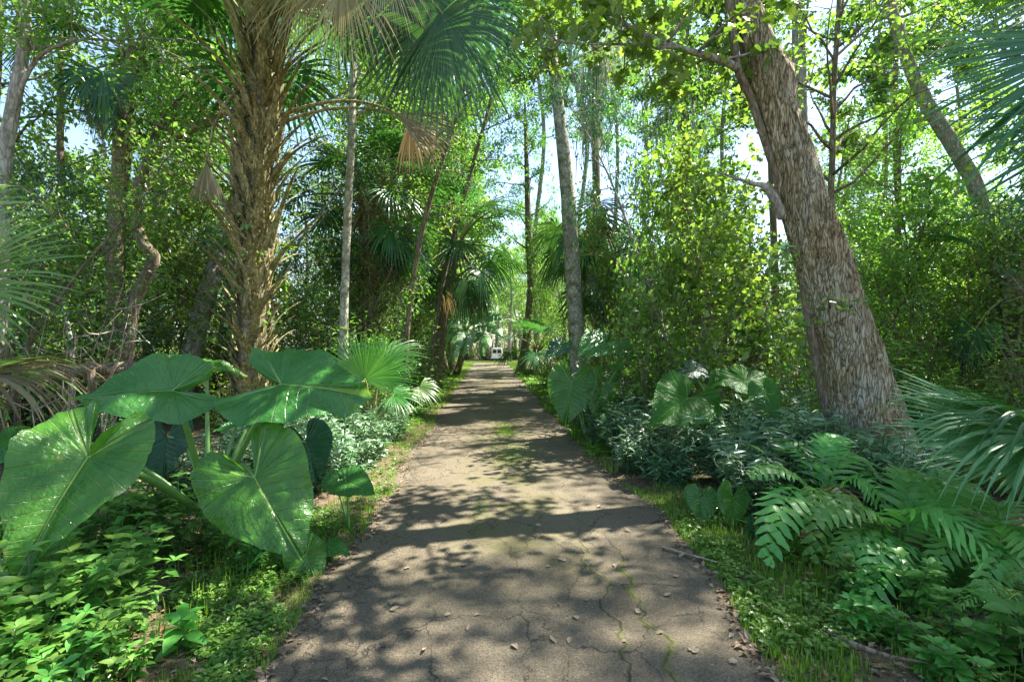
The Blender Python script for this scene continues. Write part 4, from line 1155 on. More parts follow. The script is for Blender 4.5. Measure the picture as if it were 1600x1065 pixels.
ear(e2, P(515, 855, 4.2), P(548, 862, 4.15), (0.1, -0.4, 0.9), e2b, 'ear_cool', 1.0, 0.15, 0.15, 0.03, 13, None, 0.007)
e3b = G(545, 4.9)
e3 = thing('elephant_ear', 'single low elephant ear leaf beside the silvery shrubs, left of the drive', 'plant', e3b)
ear(e3, P(540, 752, 4.9), P(585, 768, 4.7), (0.1, -0.55, 0.85), e3b, 'ear_cool', 1.0, 0.1, 0.1, 0.02, 14, None, 0.009)
ear(e3, P(518, 745, 5.0), P(500, 768, 4.9), (-0.1, -0.6, 0.8), e3b, 'ear_cool', 0.9, 0.1, 0.1, 0.02, 15, None, 0.009)

ra = G(915, 9.4)
ea = thing('elephant_ear', 'elephant ear plant with a dark hanging leaf, farther up the right verge', 'plant', ra)
mb = MB(); tube(mb, [ra, ra + Vector((0, 0, .3))], [.07, .05], 8); mb.build('stem', M['stem_dark'], ea)
ear(ea, P(893, 598, 9.2), P(882, 664, 8.9), (-0.25, -0.95, 0.2), ra, 'ear', 1.15, 0.1, 0.15, 0.03, 21, P(905, 575, 9.4))
ear(ea, P(945, 536, 9.5), P(905, 556, 9.0), (0.05, -0.5, 0.85), ra, 'ear_cool', 1.1, 0.1, 0.2, 0.04, 22, P(938, 600, 9.5))
ear(ea, P(1005, 556, 9.7), P(1050, 557, 9.6), (0.0, -0.3, 0.95), ra + Vector((.6, .2, 0)), 'ear_cool', 1.2, 0.15, 0.05, 0.03, 23, P(1010, 600, 9.7))
ear(ea, P(942, 602, 9.1), P(930, 655, 8.9), (0.2, -0.95, 0.25), ra, 'ear', 1.0, 0.1, 0.3, 0.04, 24, P(935, 585, 9.3))
ear(ea, P(962, 580, 9.0), P(975, 560, 8.8), (-0.9, -0.3, 0.3), ra, 'ear_cool', 0.9, 0.1, 0.2, 0.03, 25)
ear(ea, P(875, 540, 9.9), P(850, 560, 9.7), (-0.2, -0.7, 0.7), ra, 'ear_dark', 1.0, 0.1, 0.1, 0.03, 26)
rb = G(1165, 6.9)
eb = thing('elephant_ear', 'elephant ear plant with two big tilted leaves left of the leaning hardwood', 'plant', rb)
mb = MB(); tube(mb, [rb, rb + Vector((0, 0, .3))], [.06, .045], 8); mb.build('stem', M['stem_dark'], eb)
ear(eb, P(1074, 622, 6.7), P(1020, 664, 6.3), (-0.05, -0.75, 0.65), rb, 'ear_matt', 1.15, 0.1, 0.2, 0.04, 31, P(1110, 680, 6.8))
ear(eb, P(1165, 594, 6.8), P(1238, 636, 6.4), (0.15, -0.45, 0.9), rb, 'ear_matt', 1.15, 0.35, 0.05, 0.03, 32, P(1172, 650, 6.9))
ear(eb, P(1195, 612, 6.45), P(1215, 652, 6.3), (0.1, -0.95, 0.05), rb, 'ear_matt', 1.2, 0.1, 0.05, 0.03, 35, P(1180, 640, 6.7))
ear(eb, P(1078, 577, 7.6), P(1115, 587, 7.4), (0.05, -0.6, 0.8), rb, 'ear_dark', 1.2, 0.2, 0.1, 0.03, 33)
ear(eb, P(1140, 590, 7.0), P(1108, 600, 6.8), (-0.05, -0.6, 0.8), rb, 'ear_matt', 1.2, 0.2, 0.1, 0.03, 34)
ear(eb, P(1188, 715, 6.0), P(1225, 728, 5.7), (0.05, -0.6, 0.8), rb, 'ear_matt', 1.0, 0.2, 0.1, 0.03, 36)
rc = G(1120, 5.15)
ec = thing('elephant_ear', 'young elephant ear sprout with heart-shaped leaves at the right pavement edge', 'plant', rc)
ear(ec, P(1096, 778, 5.2), P(1097, 822, 5.05), (-0.1, -0.92, 0.35), rc, 'ear', 1.15, 0.08, 0.12, 0.02, 41, None, 0.007)
ear(ec, P(1146, 778, 5.0), P(1143, 828, 4.85), (0.1, -0.93, 0.3), rc, 'ear', 1.05, 0.08, 0.18, 0.02, 42, None, 0.007)
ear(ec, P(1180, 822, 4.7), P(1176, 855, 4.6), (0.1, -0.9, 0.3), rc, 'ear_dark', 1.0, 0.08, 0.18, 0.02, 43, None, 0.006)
ear(ec, P(1084, 772, 5.4), P(1078, 800, 5.3), (-0.2, -0.9, 0.3), rc, 'ear', 1.0, 0.08, 0.12, 0.02, 44, None, 0.006)

# ------------------------------------------------------------------ ferns
def fern_frond(parent, base, mid, tip, hw, pairs=14, mat='fern', seed=0, wide=1.0, up=(0, -0.25, 1), p0=0.22):
    rng = np.random.default_rng(seed); hw = hw * 1.25
    mb = MB()
    B = np.array([tuple(v) for v in bez(base, mid, tip, 40)])
    tube(mb, B, np.linspace(0.007, 0.002, 40), 5, 1)
    up = np.array(up, float)
    T = nrm(np.gradient(B, axis=0))
    for k_ in range(pairs * 2):
        t = p0 + (1 - p0) * (k_ // 2 + 0.5 * (k_ % 2)) / pairs
        if t >= 0.995: continue
        q = t * 39; i_ = min(38, int(q)); p = B[i_] + (B[i_ + 1] - B[i_]) * (q - i_); tt = T[i_]
        sd = np.cross(up, tt); sd /= np.linalg.norm(sd); nn = np.cross(tt, sd)
        s = 1 if k_ % 2 else -1
        u = (t - p0) / (1 - p0)
        L = hw * (math.sin(PI * (0.12 + 0.86 * u) ** 0.75) ** 0.7 + 0.06) * rng.uniform(0.9, 1.1)
        d = sd * s * 0.85 + tt * (0.42 + 0.25 * u) + nn * 0.05
        wave = rng.uniform(0, 6.28)
        rows = 7; V = []
        gap = np.linalg.norm(B[-1] - B[0]) * (1 - p0) / pairs
        wv = gap * 0.45 * wide
        dn = d / np.linalg.norm(d); w_ = np.cross(nn, dn)
        for r_ in range(rows):
            a = r_ / (rows - 1)
            h = wv * (1 - a ** 2.6) ** 0.8 * (1 + 0.12 * math.sin(a * 16 + wave)) + 0.0008
            c = p + dn * L * a + np.array([0, 0, -1]) * L * 0.22 * a * a + nn * 0.012 * math.sin(a * 9 + wave)
            V += [c + w_ * h + nn * 0.15 * h, c, c - w_ * h + nn * 0.15 * h]
        Q = [(r_ * 3 + c, r_ * 3 + 3 + c, r_ * 3 + 4 + c, r_ * 3 + 1 + c) for r_ in range(rows - 1) for c in range(2)]
        mb.add(V, np.array(Q))
    return mb.build('frond', [M[mat], M['stem_green']], parent)

def fern(label, base, fronds, seed, mat='fern', **kw):
    t = thing('fern', label, 'fern', base)
    for k_, fr_ in enumerate(fronds):
        (m_, tp_, hw) = fr_[:3]
        b_ = base if len(fr_) < 4 else fr_[3]
        fern_frond(t, b_, m_, tp_, hw, mat=mat, seed=seed + k_, **kw)
    return t
f1 = G(1290, 4.9)
fern('fern at the foot of the leaning hardwood, its nearest frond drooping over the pavement edge', f1, [
    (P(1235, 690, 4.6), P(1196, 885, 3.9), 0.21), (P(1290, 690, 4.5), P(1268, 880, 4.0), 0.17), (P(1250, 700, 4.9), P(1170, 745, 4.6), 0.17),
    (P(1300, 650, 5.0), P(1372, 745, 5.0), 0.20), (P(1280, 670, 5.2), P(1215, 700, 5.4), 0.18), (P(1330, 680, 4.7), P(1385, 800, 4.4), 0.2), (P(1270, 650, 5.1), P(1330, 690, 5.3), 0.17)], 400)
fern_frond(bpy.data.objects['fern'], f1, P(1310, 720, 4.7), P(1330, 800, 4.3), 0.15, mat='palm_dead', seed=419)['label'] = 'withered brown frond'
f2 = G(1400, 4.1)
fern('large fern with the broadest bright green fronds in the lower right verge', f2, [
    (P(1400, 690, 3.9), P(1595, 912, 3.4), 0.30), (P(1390, 760, 3.8), P(1354, 968, 3.4), 0.19), (P(1360, 730, 4.0), P(1275, 815, 3.8), 0.22),
    (P(1440, 730, 4.1), P(1530, 762, 4.3), 0.24), (P(1430, 760, 4.0), P(1500, 830, 3.9), 0.22), (P(1380, 770, 3.9), P(1300, 880, 3.7), 0.16), (P(1420, 700, 4.2), P(1440, 745, 4.6), 0.2)], 420, wide=1.05)
f3 = G(1560, 3.9)
fern('fern half hidden under the fan palm at the right edge', f3, [
    (P(1530, 760, 3.8), P(1450, 905, 3.5), 0.16), (P(1580, 760, 3.7), P(1620, 880, 3.4), 0.2), (P(1540, 800, 3.9), P(1460, 860, 3.9), 0.18), (P(1590, 800, 3.6), P(1530, 940, 3.2), 0.15), (P(1570, 740, 4.0), P(1540, 800, 4.2), 0.2)], 440)
f4 = G(1610, 3.2)
fern('fine-leaved yellow-green fern low at the right edge', f4, [
    (P(1590, 880, 3.1), P(1500, 945, 2.9), 0.1), (P(1600, 870, 3.0), P(1550, 985, 2.8), 0.1), (P(1620, 860, 3.2), P(1570, 905, 3.3), 0.11), (P(1640, 880, 3.0), P(1690, 950, 2.8), 0.1)], 460, 'weed', wide=0.5, pairs=24)
f5 = G(1470, 5.3)
fern('shaded fern behind the broad-fronded one, under the fan palm', f5, [
    (P(1450, 720, 5.2), P(1400, 790, 5.0), 0.2), (P(1480, 710, 5.2), P(1550, 800, 5.0), 0.2), (P(1470, 700, 5.4), P(1450, 740, 5.9), 0.2), (P(1480, 740, 5.0), P(1490, 850, 4.7), 0.2)], 470)

# ------------------------------------------------------------------ banana clump, far left of the drive
def banana_leaf(parent, base, ctrl, tip, wd, seed, torn=0.5, up=(0, -0.5, 1)):
    rng = np.random.default_rng(seed)
    mb = MB()
    n_ = 24
    B = np.array([tuple(v) for v in bez(base, ctrl, tip, n_)])
    T = nrm(np.gradient(B, axis=0)); up = np.array(up, float)
    tube(mb, B, np.linspace(0.04, 0.01, n_), 5, 1)
    st_ = 5
    for s in (-1, 1):
        i_ = st_
        while i_ < n_ - 1:
            ln = 1 if rng.uniform() < torn else rng.integers(2, 5)
            e = min(n_ - 1, i_ + ln)
            V = []
            lag = rng.uniform(0.75, 1.0)
            for q in range(i_, e + 1):
                a = (q - st_) / (n_ - 1 - st_)
                h = wd * (math.sin(PI * (0.08 + 0.9 * a)) ** 0.55) * lag
                sd = np.cross(up, T[q]); sd /= np.linalg.norm(sd); nn = np.cross(T[q], sd)
                qq = q if q < e else q - (0.25 if ln < 5 else 0)
                c = B[q] - (T[q] * np.linalg.norm(B[1] - B[0]) * 0.3 if q == e and e < n_ - 1 else 0)
                for f_ in (0, 0.5, 1.0):
                    V.append(c + sd * s * h * f_ + T[q] * 0.25 * h * f_ + nn * (0.2 * h * f_ - 0.45 * h * f_ * f_))
            m_ = e - i_
            Q = [(r_ * 3 + c, r_ * 3 + 3 + c, r_ * 3 + 4 + c, r_ * 3 + 1 + c) for r_ in range(m_) for c in range(2)]
            mb.add(V, np.array(Q))
            i_ = e
    return mb.build('leaf', [M['banana'], M['stem_green']], parent)
BD = 27.0
bb = G(710, BD)
ban = thing('banana_plant', 'banana clump with torn pale leaves left of the far drive', 'plant', bb)
for (px, lean) in ((712, 16), (698, -10)):
    mb = MB(); tube(mb, [G(px, BD), P(px + lean * .5, 560, BD), P(px + lean, 525, BD)], [0.2, 0.17, 0.1], 10, 0, .05, np.random.default_rng(px)); mb.build('trunk', M['palm_bark'], ban)
for k_, (hx, hy, cx, cy_, tx, ty, dd, wd_) in enumerate([(692, 520, 668, 480, 651, 447, -.6, .3), (728, 520, 722, 490, 721, 458, 0, .26), (728, 520, 742, 475, 747, 463, .3, .36), (728, 518, 750, 484, 784, 497, -.8, .3),
        (728, 520, 765, 496, 783, 525, -1, .28), (728, 520, 712, 478, 694, 486, -.6, .38), (728, 520, 702, 497, 686, 548, -1.3, .36), (728, 520, 738, 500, 722, 556, -1.6, .34), (728, 520, 750, 508, 755, 556, -1.3, .3),
        (692, 525, 680, 488, 657, 530, -.8, .32), (692, 525, 704, 488, 714, 500, 0, .32), (692, 525, 668, 508, 664, 565, -1.2, .28), (728, 520, 727, 488, 702, 510, -1.2, .34), (728, 525, 755, 512, 764, 540, -1.8, .26),
        (728, 520, 742, 490, 764, 482, .5, .3), (700, 520, 694, 480, 676, 470, .4, .32), (728, 520, 716, 500, 708, 565, -2, .3)]):
    banana_leaf(ban, P(hx, hy, BD), P(cx, cy_, BD + dd / 2), P(tx, ty, BD + dd), wd_ * 1.25, 500 + k_, 0.3, (0, -0.9, 0.7))

# ------------------------------------------------------------------ the van at the end of the drive
def van():
    y0 = 84.0; x0 = (776.5 - 800) / F * y0; z0 = gz(y0 + 1)
    t = thing('van', 'white van parked at the far end of the drive, seen from behind', 'van', (x0, y0, z0))
    paint = plain('white_van_paint', (0.8, 0.8, 0.79), 0.3, 0, 3, 0.03, 0.5, 0.5)
    glass = plain('dark_van_glass', (0.015, 0.018, 0.02), 0.06, 0, 3, 0.1, 0.6)
    rub = plain('van_tyre_rubber', (0.02, 0.02, 0.02), 0.8); met = plain('van_bumper_white', (0.62, 0.62, 0.6), 0.4)
    red = plain('tail_lamp_red', (0.45, 0.02, 0.015), 0.25); pl = plain('number_plate', (0.12, 0.12, 0.12), 0.5, 0, 30, 0.3); rimm = plain('wheel_rim', (0.5, 0.5, 0.5), 0.35, 0.8)
    def sec(y, wb, wt, zb, zt, r=0.16):
        pts = []
        for (cx, cz, a0) in ((wt - r, zt - r, 0), (-(wt - r), zt - r, 90), (-(wb - r * .6), zb + r * .6, 180), (wb - r * .6, zb + r * .6, 270)):
            rr_ = r if a0 < 180 else r * 0.6
            for a in np.linspace(a0, a0 + 90, 6):
                pts.append((cx + rr_ * math.cos(math.radians(a)), y, cz + rr_ * math.sin(math.radians(a))))
        return pts
    secs = [sec(0.06, .93, .74, .5, 2.02), sec(0.0, .97, .78, .46, 2.06), sec(.12, 1.0, .82, .4, 2.13, .2), sec(1.2, 1.0, .83, .36, 2.16, .2), sec(3.3, 1.0, .83, .36, 2.16, .2), sec(3.7, 1.0, .8, .36, 2.05, .2), sec(4.3, 1.0, .9, .36, 1.25, .16), sec(5.1, .97, .9, .4, 1.08, .16), sec(5.25, .9, .82, .5, .95, .12)]
    V = np.array(secs).reshape(-1, 3); n_ = 24; m_ = len(secs)
    Q = [(a * n_ + b, a * n_ + (b + 1) % n_, (a + 1) * n_ + (b + 1) % n_, (a + 1) * n_ + b) for a in range(m_ - 1) for b in range(n_)]
    mb = MB(); mb.add(V, [np.array(Q)[:, ::-1], np.array([list(range(n_))]), np.array([list(range((m_ - 1) * n_, m_ * n_))[::-1]])])
    body = mb.build('body', paint, t, off=(0, 0, 0))
    def box(name, c, s, mat, parent, bev=0.02, off=(0, 0, 0)):
        x, y, z = c; a, b, d = s; mb = MB()
        V = [(x + i * a - (bev * i if k < 0 else 0), y + k * b, z + j * d) for k in (-1, 1) for j in (-1, 1) for i in (-1, 1)]
        V = [(v[0], v[1], v[2]) for v in V]
        mb.add(V, np.array([(0, 1, 3, 2), (4, 6, 7, 5), (0, 4, 5, 1), (2, 3, 7, 6), (0, 2, 6, 4), (1, 5, 7, 3)]))
        o = mb.build(name, mat, parent, off=off, smooth=False); return o
    def pane(name, poly, y, mat, parent):
        mb = MB(); n_ = len(poly)
        V = [(a, y, b) for a, b in poly] + [(a, y + .04, b) for a, b in poly]
        mb.add(V, [np.array([list(range(n_))]), np.array([list(range(n_, 2 * n_))[::-1]]), np.array([(i, i + n_ if False else (i + n_), (i + 1) % n_ + n_, (i + 1) % n_) for i in range(n_)])])
        return mb.build(name, mat, parent, off=(0, 0, 0), smooth=False)
    for s in (-1, 1):
        door = pane('rear_door', [(s * .015, .62), (s * .86, .62), (s * .83, 1.2), (s * .72, 1.9), (s * .62, 1.96), (s * .015, 1.96)][::s], -0.035, paint, t)
        pane('window', [(s * .08, 1.28), (s * .74, 1.28), (s * .64, 1.82), (s * .56, 1.88), (s * .08, 1.88)][::s], -0.06, glass, door)
        box('tail_lamp', (s * .93, .0, 1.05), (.05, .05, .22), red, t)
        box('mirror', (s * 1.13, 3.6, 1.3), (.1, .05, .13), rub, t)
        for wy in (1.0, 4.3):
            mb = MB(); tube(mb, [(s * .98 - s * .22, wy, .34), (s * .98, wy, .34)], [.34, .34], 20)
            wh = mb.build('wheel', rub, t, off=(0, 0, 0))
            mb = MB(); tube(mb, [(s * .97, wy, .34), (s * 1.0, wy, .34)], [.2, .17], 16); mb.build('rim', rimm, wh, off=(0, 0, 0))
        pane_ = box('side_window', (s * .925, 1.6, 1.55), (.012, .55, .25), glass, t)
    box('bumper', (0, -.06, .52), (.98, .1, .1), met, t)
    box('number_plate', (.42, -.075, 1.0), (.17, .02, .11), pl, t)
van()

# ------------------------------------------------------------------ fallen wood
def wood(name, label, pts, rads, mat, seed=0, cat='branch', extra=()):
    mb = MB(); tube(mb, pts, rads, 8, 0, 0.08, np.random.default_rng(seed))
    for pt, rd in extra: tube(mb, pt, rd, 5)
    base = Vector(pts[0]); t = mb.build(name, mat, None, off=tuple(base)); t.location = base
    return tag(t, label, cat)
def GP(px, py, z=0.0):
    d = (H - z) * F / (py - 535); return Vector(((px - 800) / F * d, d, z))
wood('fallen_stick', 'thin pale stick lying across the right pavement edge', [GP(1035, 854, .03), GP(1070, 864, .03), GP(1108, 874, .05), GP(1140, 884, .05)], [.012, .009, .007, .004], M['dead_twig'], 1, extra=[([GP(1070, 864, .03), GP(1062, 868, .05)], [.008, .014])])
wood('fallen_palm_stalk', 'dry tan palm stalk lying in the right-hand grass', [GP(1290, 985, .07), GP(1340, 1008, .08), GP(1390, 1025, .08), GP(1452, 1035, .1)], [.009, .015, .011, .004], M['bark_brown'], 2)
wood('fallen_log', 'mossy log lying behind the left elephant ear', [P(60, 590, 6.8), P(130, 578, 6.8), P(215, 572, 7.0)], [.09, .09, .07], M['bark_brown'], 3, 'log', extra=[([P(145, 620, 6.7), P(143, 574, 6.7)], [.05, .045])])
rng = np.random.default_rng(9)
mb = MB(); tb = P(120, 600, 6.9); tb.z = 0.05
for k_ in range(11):
    e = P(rng.uniform(70, 240), rng.uniform(440, 540), rng.uniform(6.3, 7.4)); s_ = tb + Vector(rng.normal(0, .18, 3)); s_.z = .05
    md = s_.lerp(e, .5) + Vector(rng.normal(0, .25, 3))
    pts = bez(s_, md, e, 9); pts = [p + Vector(rng.normal(0, .03, 3)) for p in pts]
    tube(mb, pts, np.linspace(.013, .003, 9), 5)
    for b in range(3):
        q = pts[rng.integers(3, 8)]; e2 = q + Vector((rng.normal(0, .3), rng.normal(0, .3), rng.uniform(.0, .4)))
        tube(mb, [q, q.lerp(e2, .5) + Vector(rng.normal(0, .05, 3)), e2], [.009, .006, .003], 4)
t = mb.build('dead_brush', M['dead_twig'], None, off=tuple(tb)); t.location = tb
tag(t, 'tangle of bare pale twigs behind the left palmetto', 'brush')

# ------------------------------------------------------------------ silvery shrubs along both verges
SIL = [make_shrub('narrow_leaved_shrub', hh, .55, 30, 40, LEAF_LANCE, .15, M['silver'], 600 + k_, M['stem_dark'], whorl=True) for k_, hh in enumerate((0.95, 0.8, 1.05))]
rng = np.random.default_rng(61)
def put(pl, x, y, sc, label, group, rz=None, z=0.0):
    return pl((x, y, gh(x, y) + z), rng.uniform(0, 6.28) if rz is None else rz, sc, label, group, (rng.normal(0, .05), rng.normal(0, .05)))
R_SIL = 'silvery narrow-leaved shrub in the bank along the right edge of the drive'
for k_ in range(58):
    y = 5.4 + 8.5 * (k_ / 58) ** 1.1; x = road_r(y) + rng.uniform(.35, 2.4 if y < 9 else 2.0)
    put(SIL[k_ % 3], x, y, rng.uniform(.75, 1.1) * (0.8 if x < road_r(y) + .6 else 1.0), R_SIL, 'silvery shrubs along the right verge')
for k_ in range(52):
    y = rng.uniform(5.7, 10.5); x = road_l(y) - rng.uniform(.55, 2.4)
    put(SIL[k_ % 3], x, y, rng.uniform(.65, .95), 'dark silvery shrub along the left pavement edge, beyond the giant elephant ears', 'silvery shrubs along the left verge')

# ------------------------------------------------------------------ weeds
def make_weed(h, nst, pairs, leaf, size, lm, seed, name='leafy_weed'):
    rng = np.random.default_rng(seed)
    t = thing(name, '', 'weed'); mbT, mbL = MB(), MB()
    for s in range(nst):
        az = rng.uniform(0, 6.28); r_ = rng.uniform(.05, .28) * h / .5
        e = np.array([math.cos(az) * r_, math.sin(az) * r_, h * rng.uniform(.6, 1.1)])
        pts = np.array([tuple(v) for v in bez((0, 0, -.02), (e[0] * .3, e[1] * .3, e[2] * .6), e, 8)])
        tube(mbT, pts, np.linspace(.006, .002, 8), 4, cap=False)
        LP, LA, LN, LS = [], [], [], []
        for p_ in range(pairs):
            u = 0.2 + 0.8 * p_ / (pairs - 1); q = min(6, int(u * 7)); c = pts[q] + (pts[q + 1] - pts[q]) * (u * 7 - q)
            a0 = p_ * 1.57 + s
            for m_ in range(2 if p_ < pairs - 1 else 5):
                a = a0 + (m_ * PI if p_ < pairs - 1 else m_ * 1.256)
                el = rng.uniform(-.1, .45) if p_ < pairs - 1 else .5
                LP.append(c); LA.append((math.cos(a) * math.cos(el), math.sin(a) * math.cos(el), math.sin(el))); LN.append(rng.normal(0, .2, 3) + np.array([0, 0, 1])); LS.append(size * rng.uniform(.65, 1.15) * (0.75 if p_ == pairs - 1 else 1))
        scatter(mbL, leaf, LP, LA, LN, np.array(LS))
    mbT.build('stem', M['stem_dark'], t); mbL.build('foliage', lm, t)
    return Placer(t)
WL = [make_weed(.62, 7, 7, LEAF_OVATE, .12, M['weed'], 701), make_weed(.5, 8, 7, LEAF_OVATE, .10, M['weed'], 702), make_weed(.4, 7, 6, leafN(.42, 5, .25, .3, .4), .11, M['weed'], 703), make_weed(.55, 6, 7, leafN(.34, 5, .25, .35, .4), .15, M['weed_dark'], 704)]
WR = [make_weed(.26, 6, 4, LEAF_OVATE, .11, M['weed_dark'], 711), make_weed(.2, 5, 4, leafN(.62, 5, .25, .2, .4), .11, M['weed_dark'], 712), make_weed(.32, 6, 5, LEAF_OVATE, .10, M['weed'], 713)]
BIGW = make_weed(.35, 2, 3, leafN(.45, 6, .22, .35, .42), .3, M['weed_dark'], 720, 'broad_leaved_weed')
HERB = make_weed(1.5, 5, 13, leafN(.3, 5, .2, .35, .4), .17, M['weed'], 730, 'tall_herb')
for k_ in range(70):
    y = rng.uniform(2.2, 4.5); x = -1.75 - rng.uniform(0, 1) ** 0.8 * 2.6 - 0.12 * (y - 2.3)
    if x < -y * 1.05 - .3: x = -y * rng.uniform(.7, 1.0)
    if x > road_l(y) - .5: continue
    near = x > road_l(y) - .9
    put(WL[k_ % 4], x, y, rng.uniform(.6, .8) if near else rng.uniform(.8, 1.12), 'bright green leafy weed crowding below the giant elephant ear', 'leafy weeds below the left elephant ear')
for k_ in range(46):
    y = rng.uniform(2.4, 4.6); x = 2.15 + rng.uniform(0, 1.9) + .1 * (y - 3)
    if x > y * 1.1 + .2: continue
    put(WR[k_ % 3], x, y, rng.uniform(.7, 1.2), 'low broad-leaved weed on the right verge among the fern fronds', 'low weeds under the right ferns')
put(BIGW, -2.35, 2.5, 1.0, 'broad-leaved weed at the bottom left corner', None)
put(BIGW, 2.75, 2.75, 1.05, 'broad pointed-leaf weed at the lower right corner, below the ferns', None)
put(BIGW, -1.95, 3.0, .6, 'broad-leaved weed nearest the left pavement edge, among fine grass', None)
for k_, (px, d) in enumerate(((1400, 7.6), (1440, 7.9), (1470, 8.2), (1500, 7.8), (1530, 8.5), (1560, 8), (1385, 8.8), (1590, 8.6), (1460, 9.2), (1520, 9.6))):
    g_ = G(px, d); put(HERB, g_.x, g_.y, rng.uniform(.8, 1.1), 'upright herb with paired leaves right of the leaning hardwood', 'upright herbs behind the right fan palm')

for k_, (px, d, q, sc_) in enumerate(((1450, 6.2, 1, .42), (1500, 6.6, 3, .5), (1545, 6.0, 1, .4), (1590, 6.8, 3, .5), (1430, 6.9, 3, .45), (1620, 5.6, 1, .4), (1530, 7.4, 1, .5), (1480, 5.6, 3, .35), (1225, 7.4, 1, .5), (1260, 8.2, 3, .55), (1190, 8.6, 1, .6))):
    g_ = G(px, d); SHRUBS[q]((g_.x, g_.y, g_.z), k_ * 1.1, sc_, 'low leafy shrub filling the ground around the foot of the leaning hardwood', 'low shrubs around the leaning hardwood')

# ------------------------------------------------------------------ the woods on both sides
def zone(y):
    return 'near the verge' if y < 14 else 'in the middle rows' if y < 30 else 'deep in the woods'
def scatter_woods(kinds, n_, y0, y1, side, gap, smin, smax, noun, mind, seed, hmax=None, dist=None, ypow=1.0, keep=None):
    rr_ = np.random.default_rng(seed); got = []; tries = 0
    while len(got) < n_ and tries < n_ * 60:
        tries += 1
        y = y0 + (y1 - y0) * rr_.uniform() ** ypow
        lim = min(y * 1.08 + 4, 42)
        x = (road_l(y) - gap - rr_.uniform() * lim) if side < 0 else (road_r(y) + gap + rr_.uniform() * lim)
        if abs(x) > y * 1.12 + 4: continue
        if keep and not keep(x, y): continue
        md = mind * (0.6 + y / 40)
        if any((x - a) ** 2 + (y - b) ** 2 < md * md for a, b in got): continue
        got.append((x, y))
        pl = kinds[rr_.integers(len(kinds))]
        sd = 'left' if side < 0 else 'right'
        z_ = zone(y)
        lab = f'{noun} {z_} on the {sd} side of the drive'
        pl((x, y, gh(x, y) if abs(x) < 60 else 0), rr_.uniform(0, 6.28), rr_.uniform(smin, smax), lab, f'{noun}s {z_}, {sd} of the drive', (rr_.normal(0, .04), rr_.normal(0, .04)))
    return got
def keep_l(x, y):      # leave the view of the booted palm and its neighbours open
    px = 800 + x / y * F
    return not (y < 10.5 and 120 < px < 620) and not (y < 7.0 and px < 620)
def keep_r(x, y):
    px = 800 + x / y * F
    return not (y < 8.5 and px < 1650) and not (y < 17 and px < 960)
scatter_woods(TREES, 40, 9, 62, -1, 2.6, .75, 1.15, 'leafy tree', 1.9, 801, ypow=.9, keep=lambda x, y: keep_l(x, y) and y > 9)
scatter_woods(TREES, 31, 13, 62, 1, 4.0, .6, .95, 'leafy tree', 2.2, 802, ypow=.9, keep=lambda x, y: keep_r(x, y) and not (850 < 800 + x / y * F < 1010 and y < 40))
scatter_woods(SAPS, 60, 7, 45, -1, 1.6, .7, 1.1, 'thin sapling', 1.1, 803, ypow=1.1, keep=keep_l)
scatter_woods(SAPS, 75, 7.5, 45, 1, 1.5, .75, 1.15, 'thin sapling', 1.0, 804, ypow=1.1, keep=keep_r)
scatter_woods(SHRUBS, 75, 6.8, 48, -1, .9, .7, 1.15, 'leafy shrub', 1.0, 805, ypow=1.2, keep=lambda x, y: not (y < 9.3 and 100 < 800 + x / y * F < 620) and not (y < 7 and 800 + x / y * F < 620))
scatter_woods(SHRUBS, 85, 7.2, 48, 1, .9, .6, 1.1, 'leafy shrub', .95, 806, ypow=1.2, keep=lambda x, y: keep_r(x, y) or (y > 12 and x > road_r(y) + .8))
# trees closing the view beyond the van
rr_ = np.random.default_rng(810)
for row, (yy, cnt, step) in enumerate(((92, 16, 3.4), (104, 18, 4.4))):
    for k_ in range(cnt):
        x = -cnt * step * .55 + k_ * step + rr_.uniform(-1.2, 1.2); y = yy + rr_.uniform(-2, 5)
        TREES[(k_ * 2 + row) % 5]((x, y, -1.2), rr_.uniform(0, 6.28), rr_.uniform(1.3, 1.7), 'leafy tree closing the view beyond the van', 'leafy trees beyond the van')
for k_ in range(22):
    x = -40 + k_ * 4 + rr_.uniform(-1, 1)
    SAPS[k_ % 3]((x, rr_.uniform(112, 120), -1.3), rr_.uniform(0, 6.28), rr_.uniform(2.4, 3.4), 'broad low tree in the last row beyond the van', 'low trees in the last row beyond the van')
for k_ in range(26):
    x = -26 + k_ * 2.0 + rr_.uniform(-.8, .8); y = rr_.uniform(88, 95)
    if -5.2 < x < 0: y += 3
    SHRUBS[k_ % 4]((x, y, -1.2), rr_.uniform(0, 6.28), rr_.uniform(1.5, 2.6), 'leafy shrub behind the van at the end of the drive', 'leafy shrubs behind the van')
# trees lining the far drive, their crowns meeting over it
for k_, (x, y, q, sc_) in enumerate(((-4.6, 17, 1, .95), (-5.0, 23, 4, .95), (-4.6, 28, 2, .8), (-5.6, 36, 1, .9), (-6.2, 44, 4, .95), (-7.5, 54, 0, 1.0), (-9.0, 64, 1, 1.0), (-8.5, 74, 2, .9),
                                     (3.4, 34, 4, .6), (3.0, 44, 1, .9), (2.4, 54, 0, 1.05), (1.6, 64, 4, 1.3), (1.4, 76, 1, 1.5), (4.9, 26, 3, .55), (7.5, 22, 1, .7), (-12, 78, 3, 1.5), (6, 70, 2, 1.2), (-3.7, 20.5, 0, 1.15), (-3.9, 26.5, 3, 1.75), (-4.6, 33, 1, 1.5), (-5.0, 40, 0, 1.35), (-6.0, 58, 4, 1.5), (-8, 70, 1, 1.7), (5.6, 58, 2, 1.0))):
    TREES[q]((x, y, gz(y)), k_ * 1.3, sc_, 'leafy tree lining the far drive on the ' + ('left' if x < road_c(y) else 'right'), 'leafy trees lining the far drive')
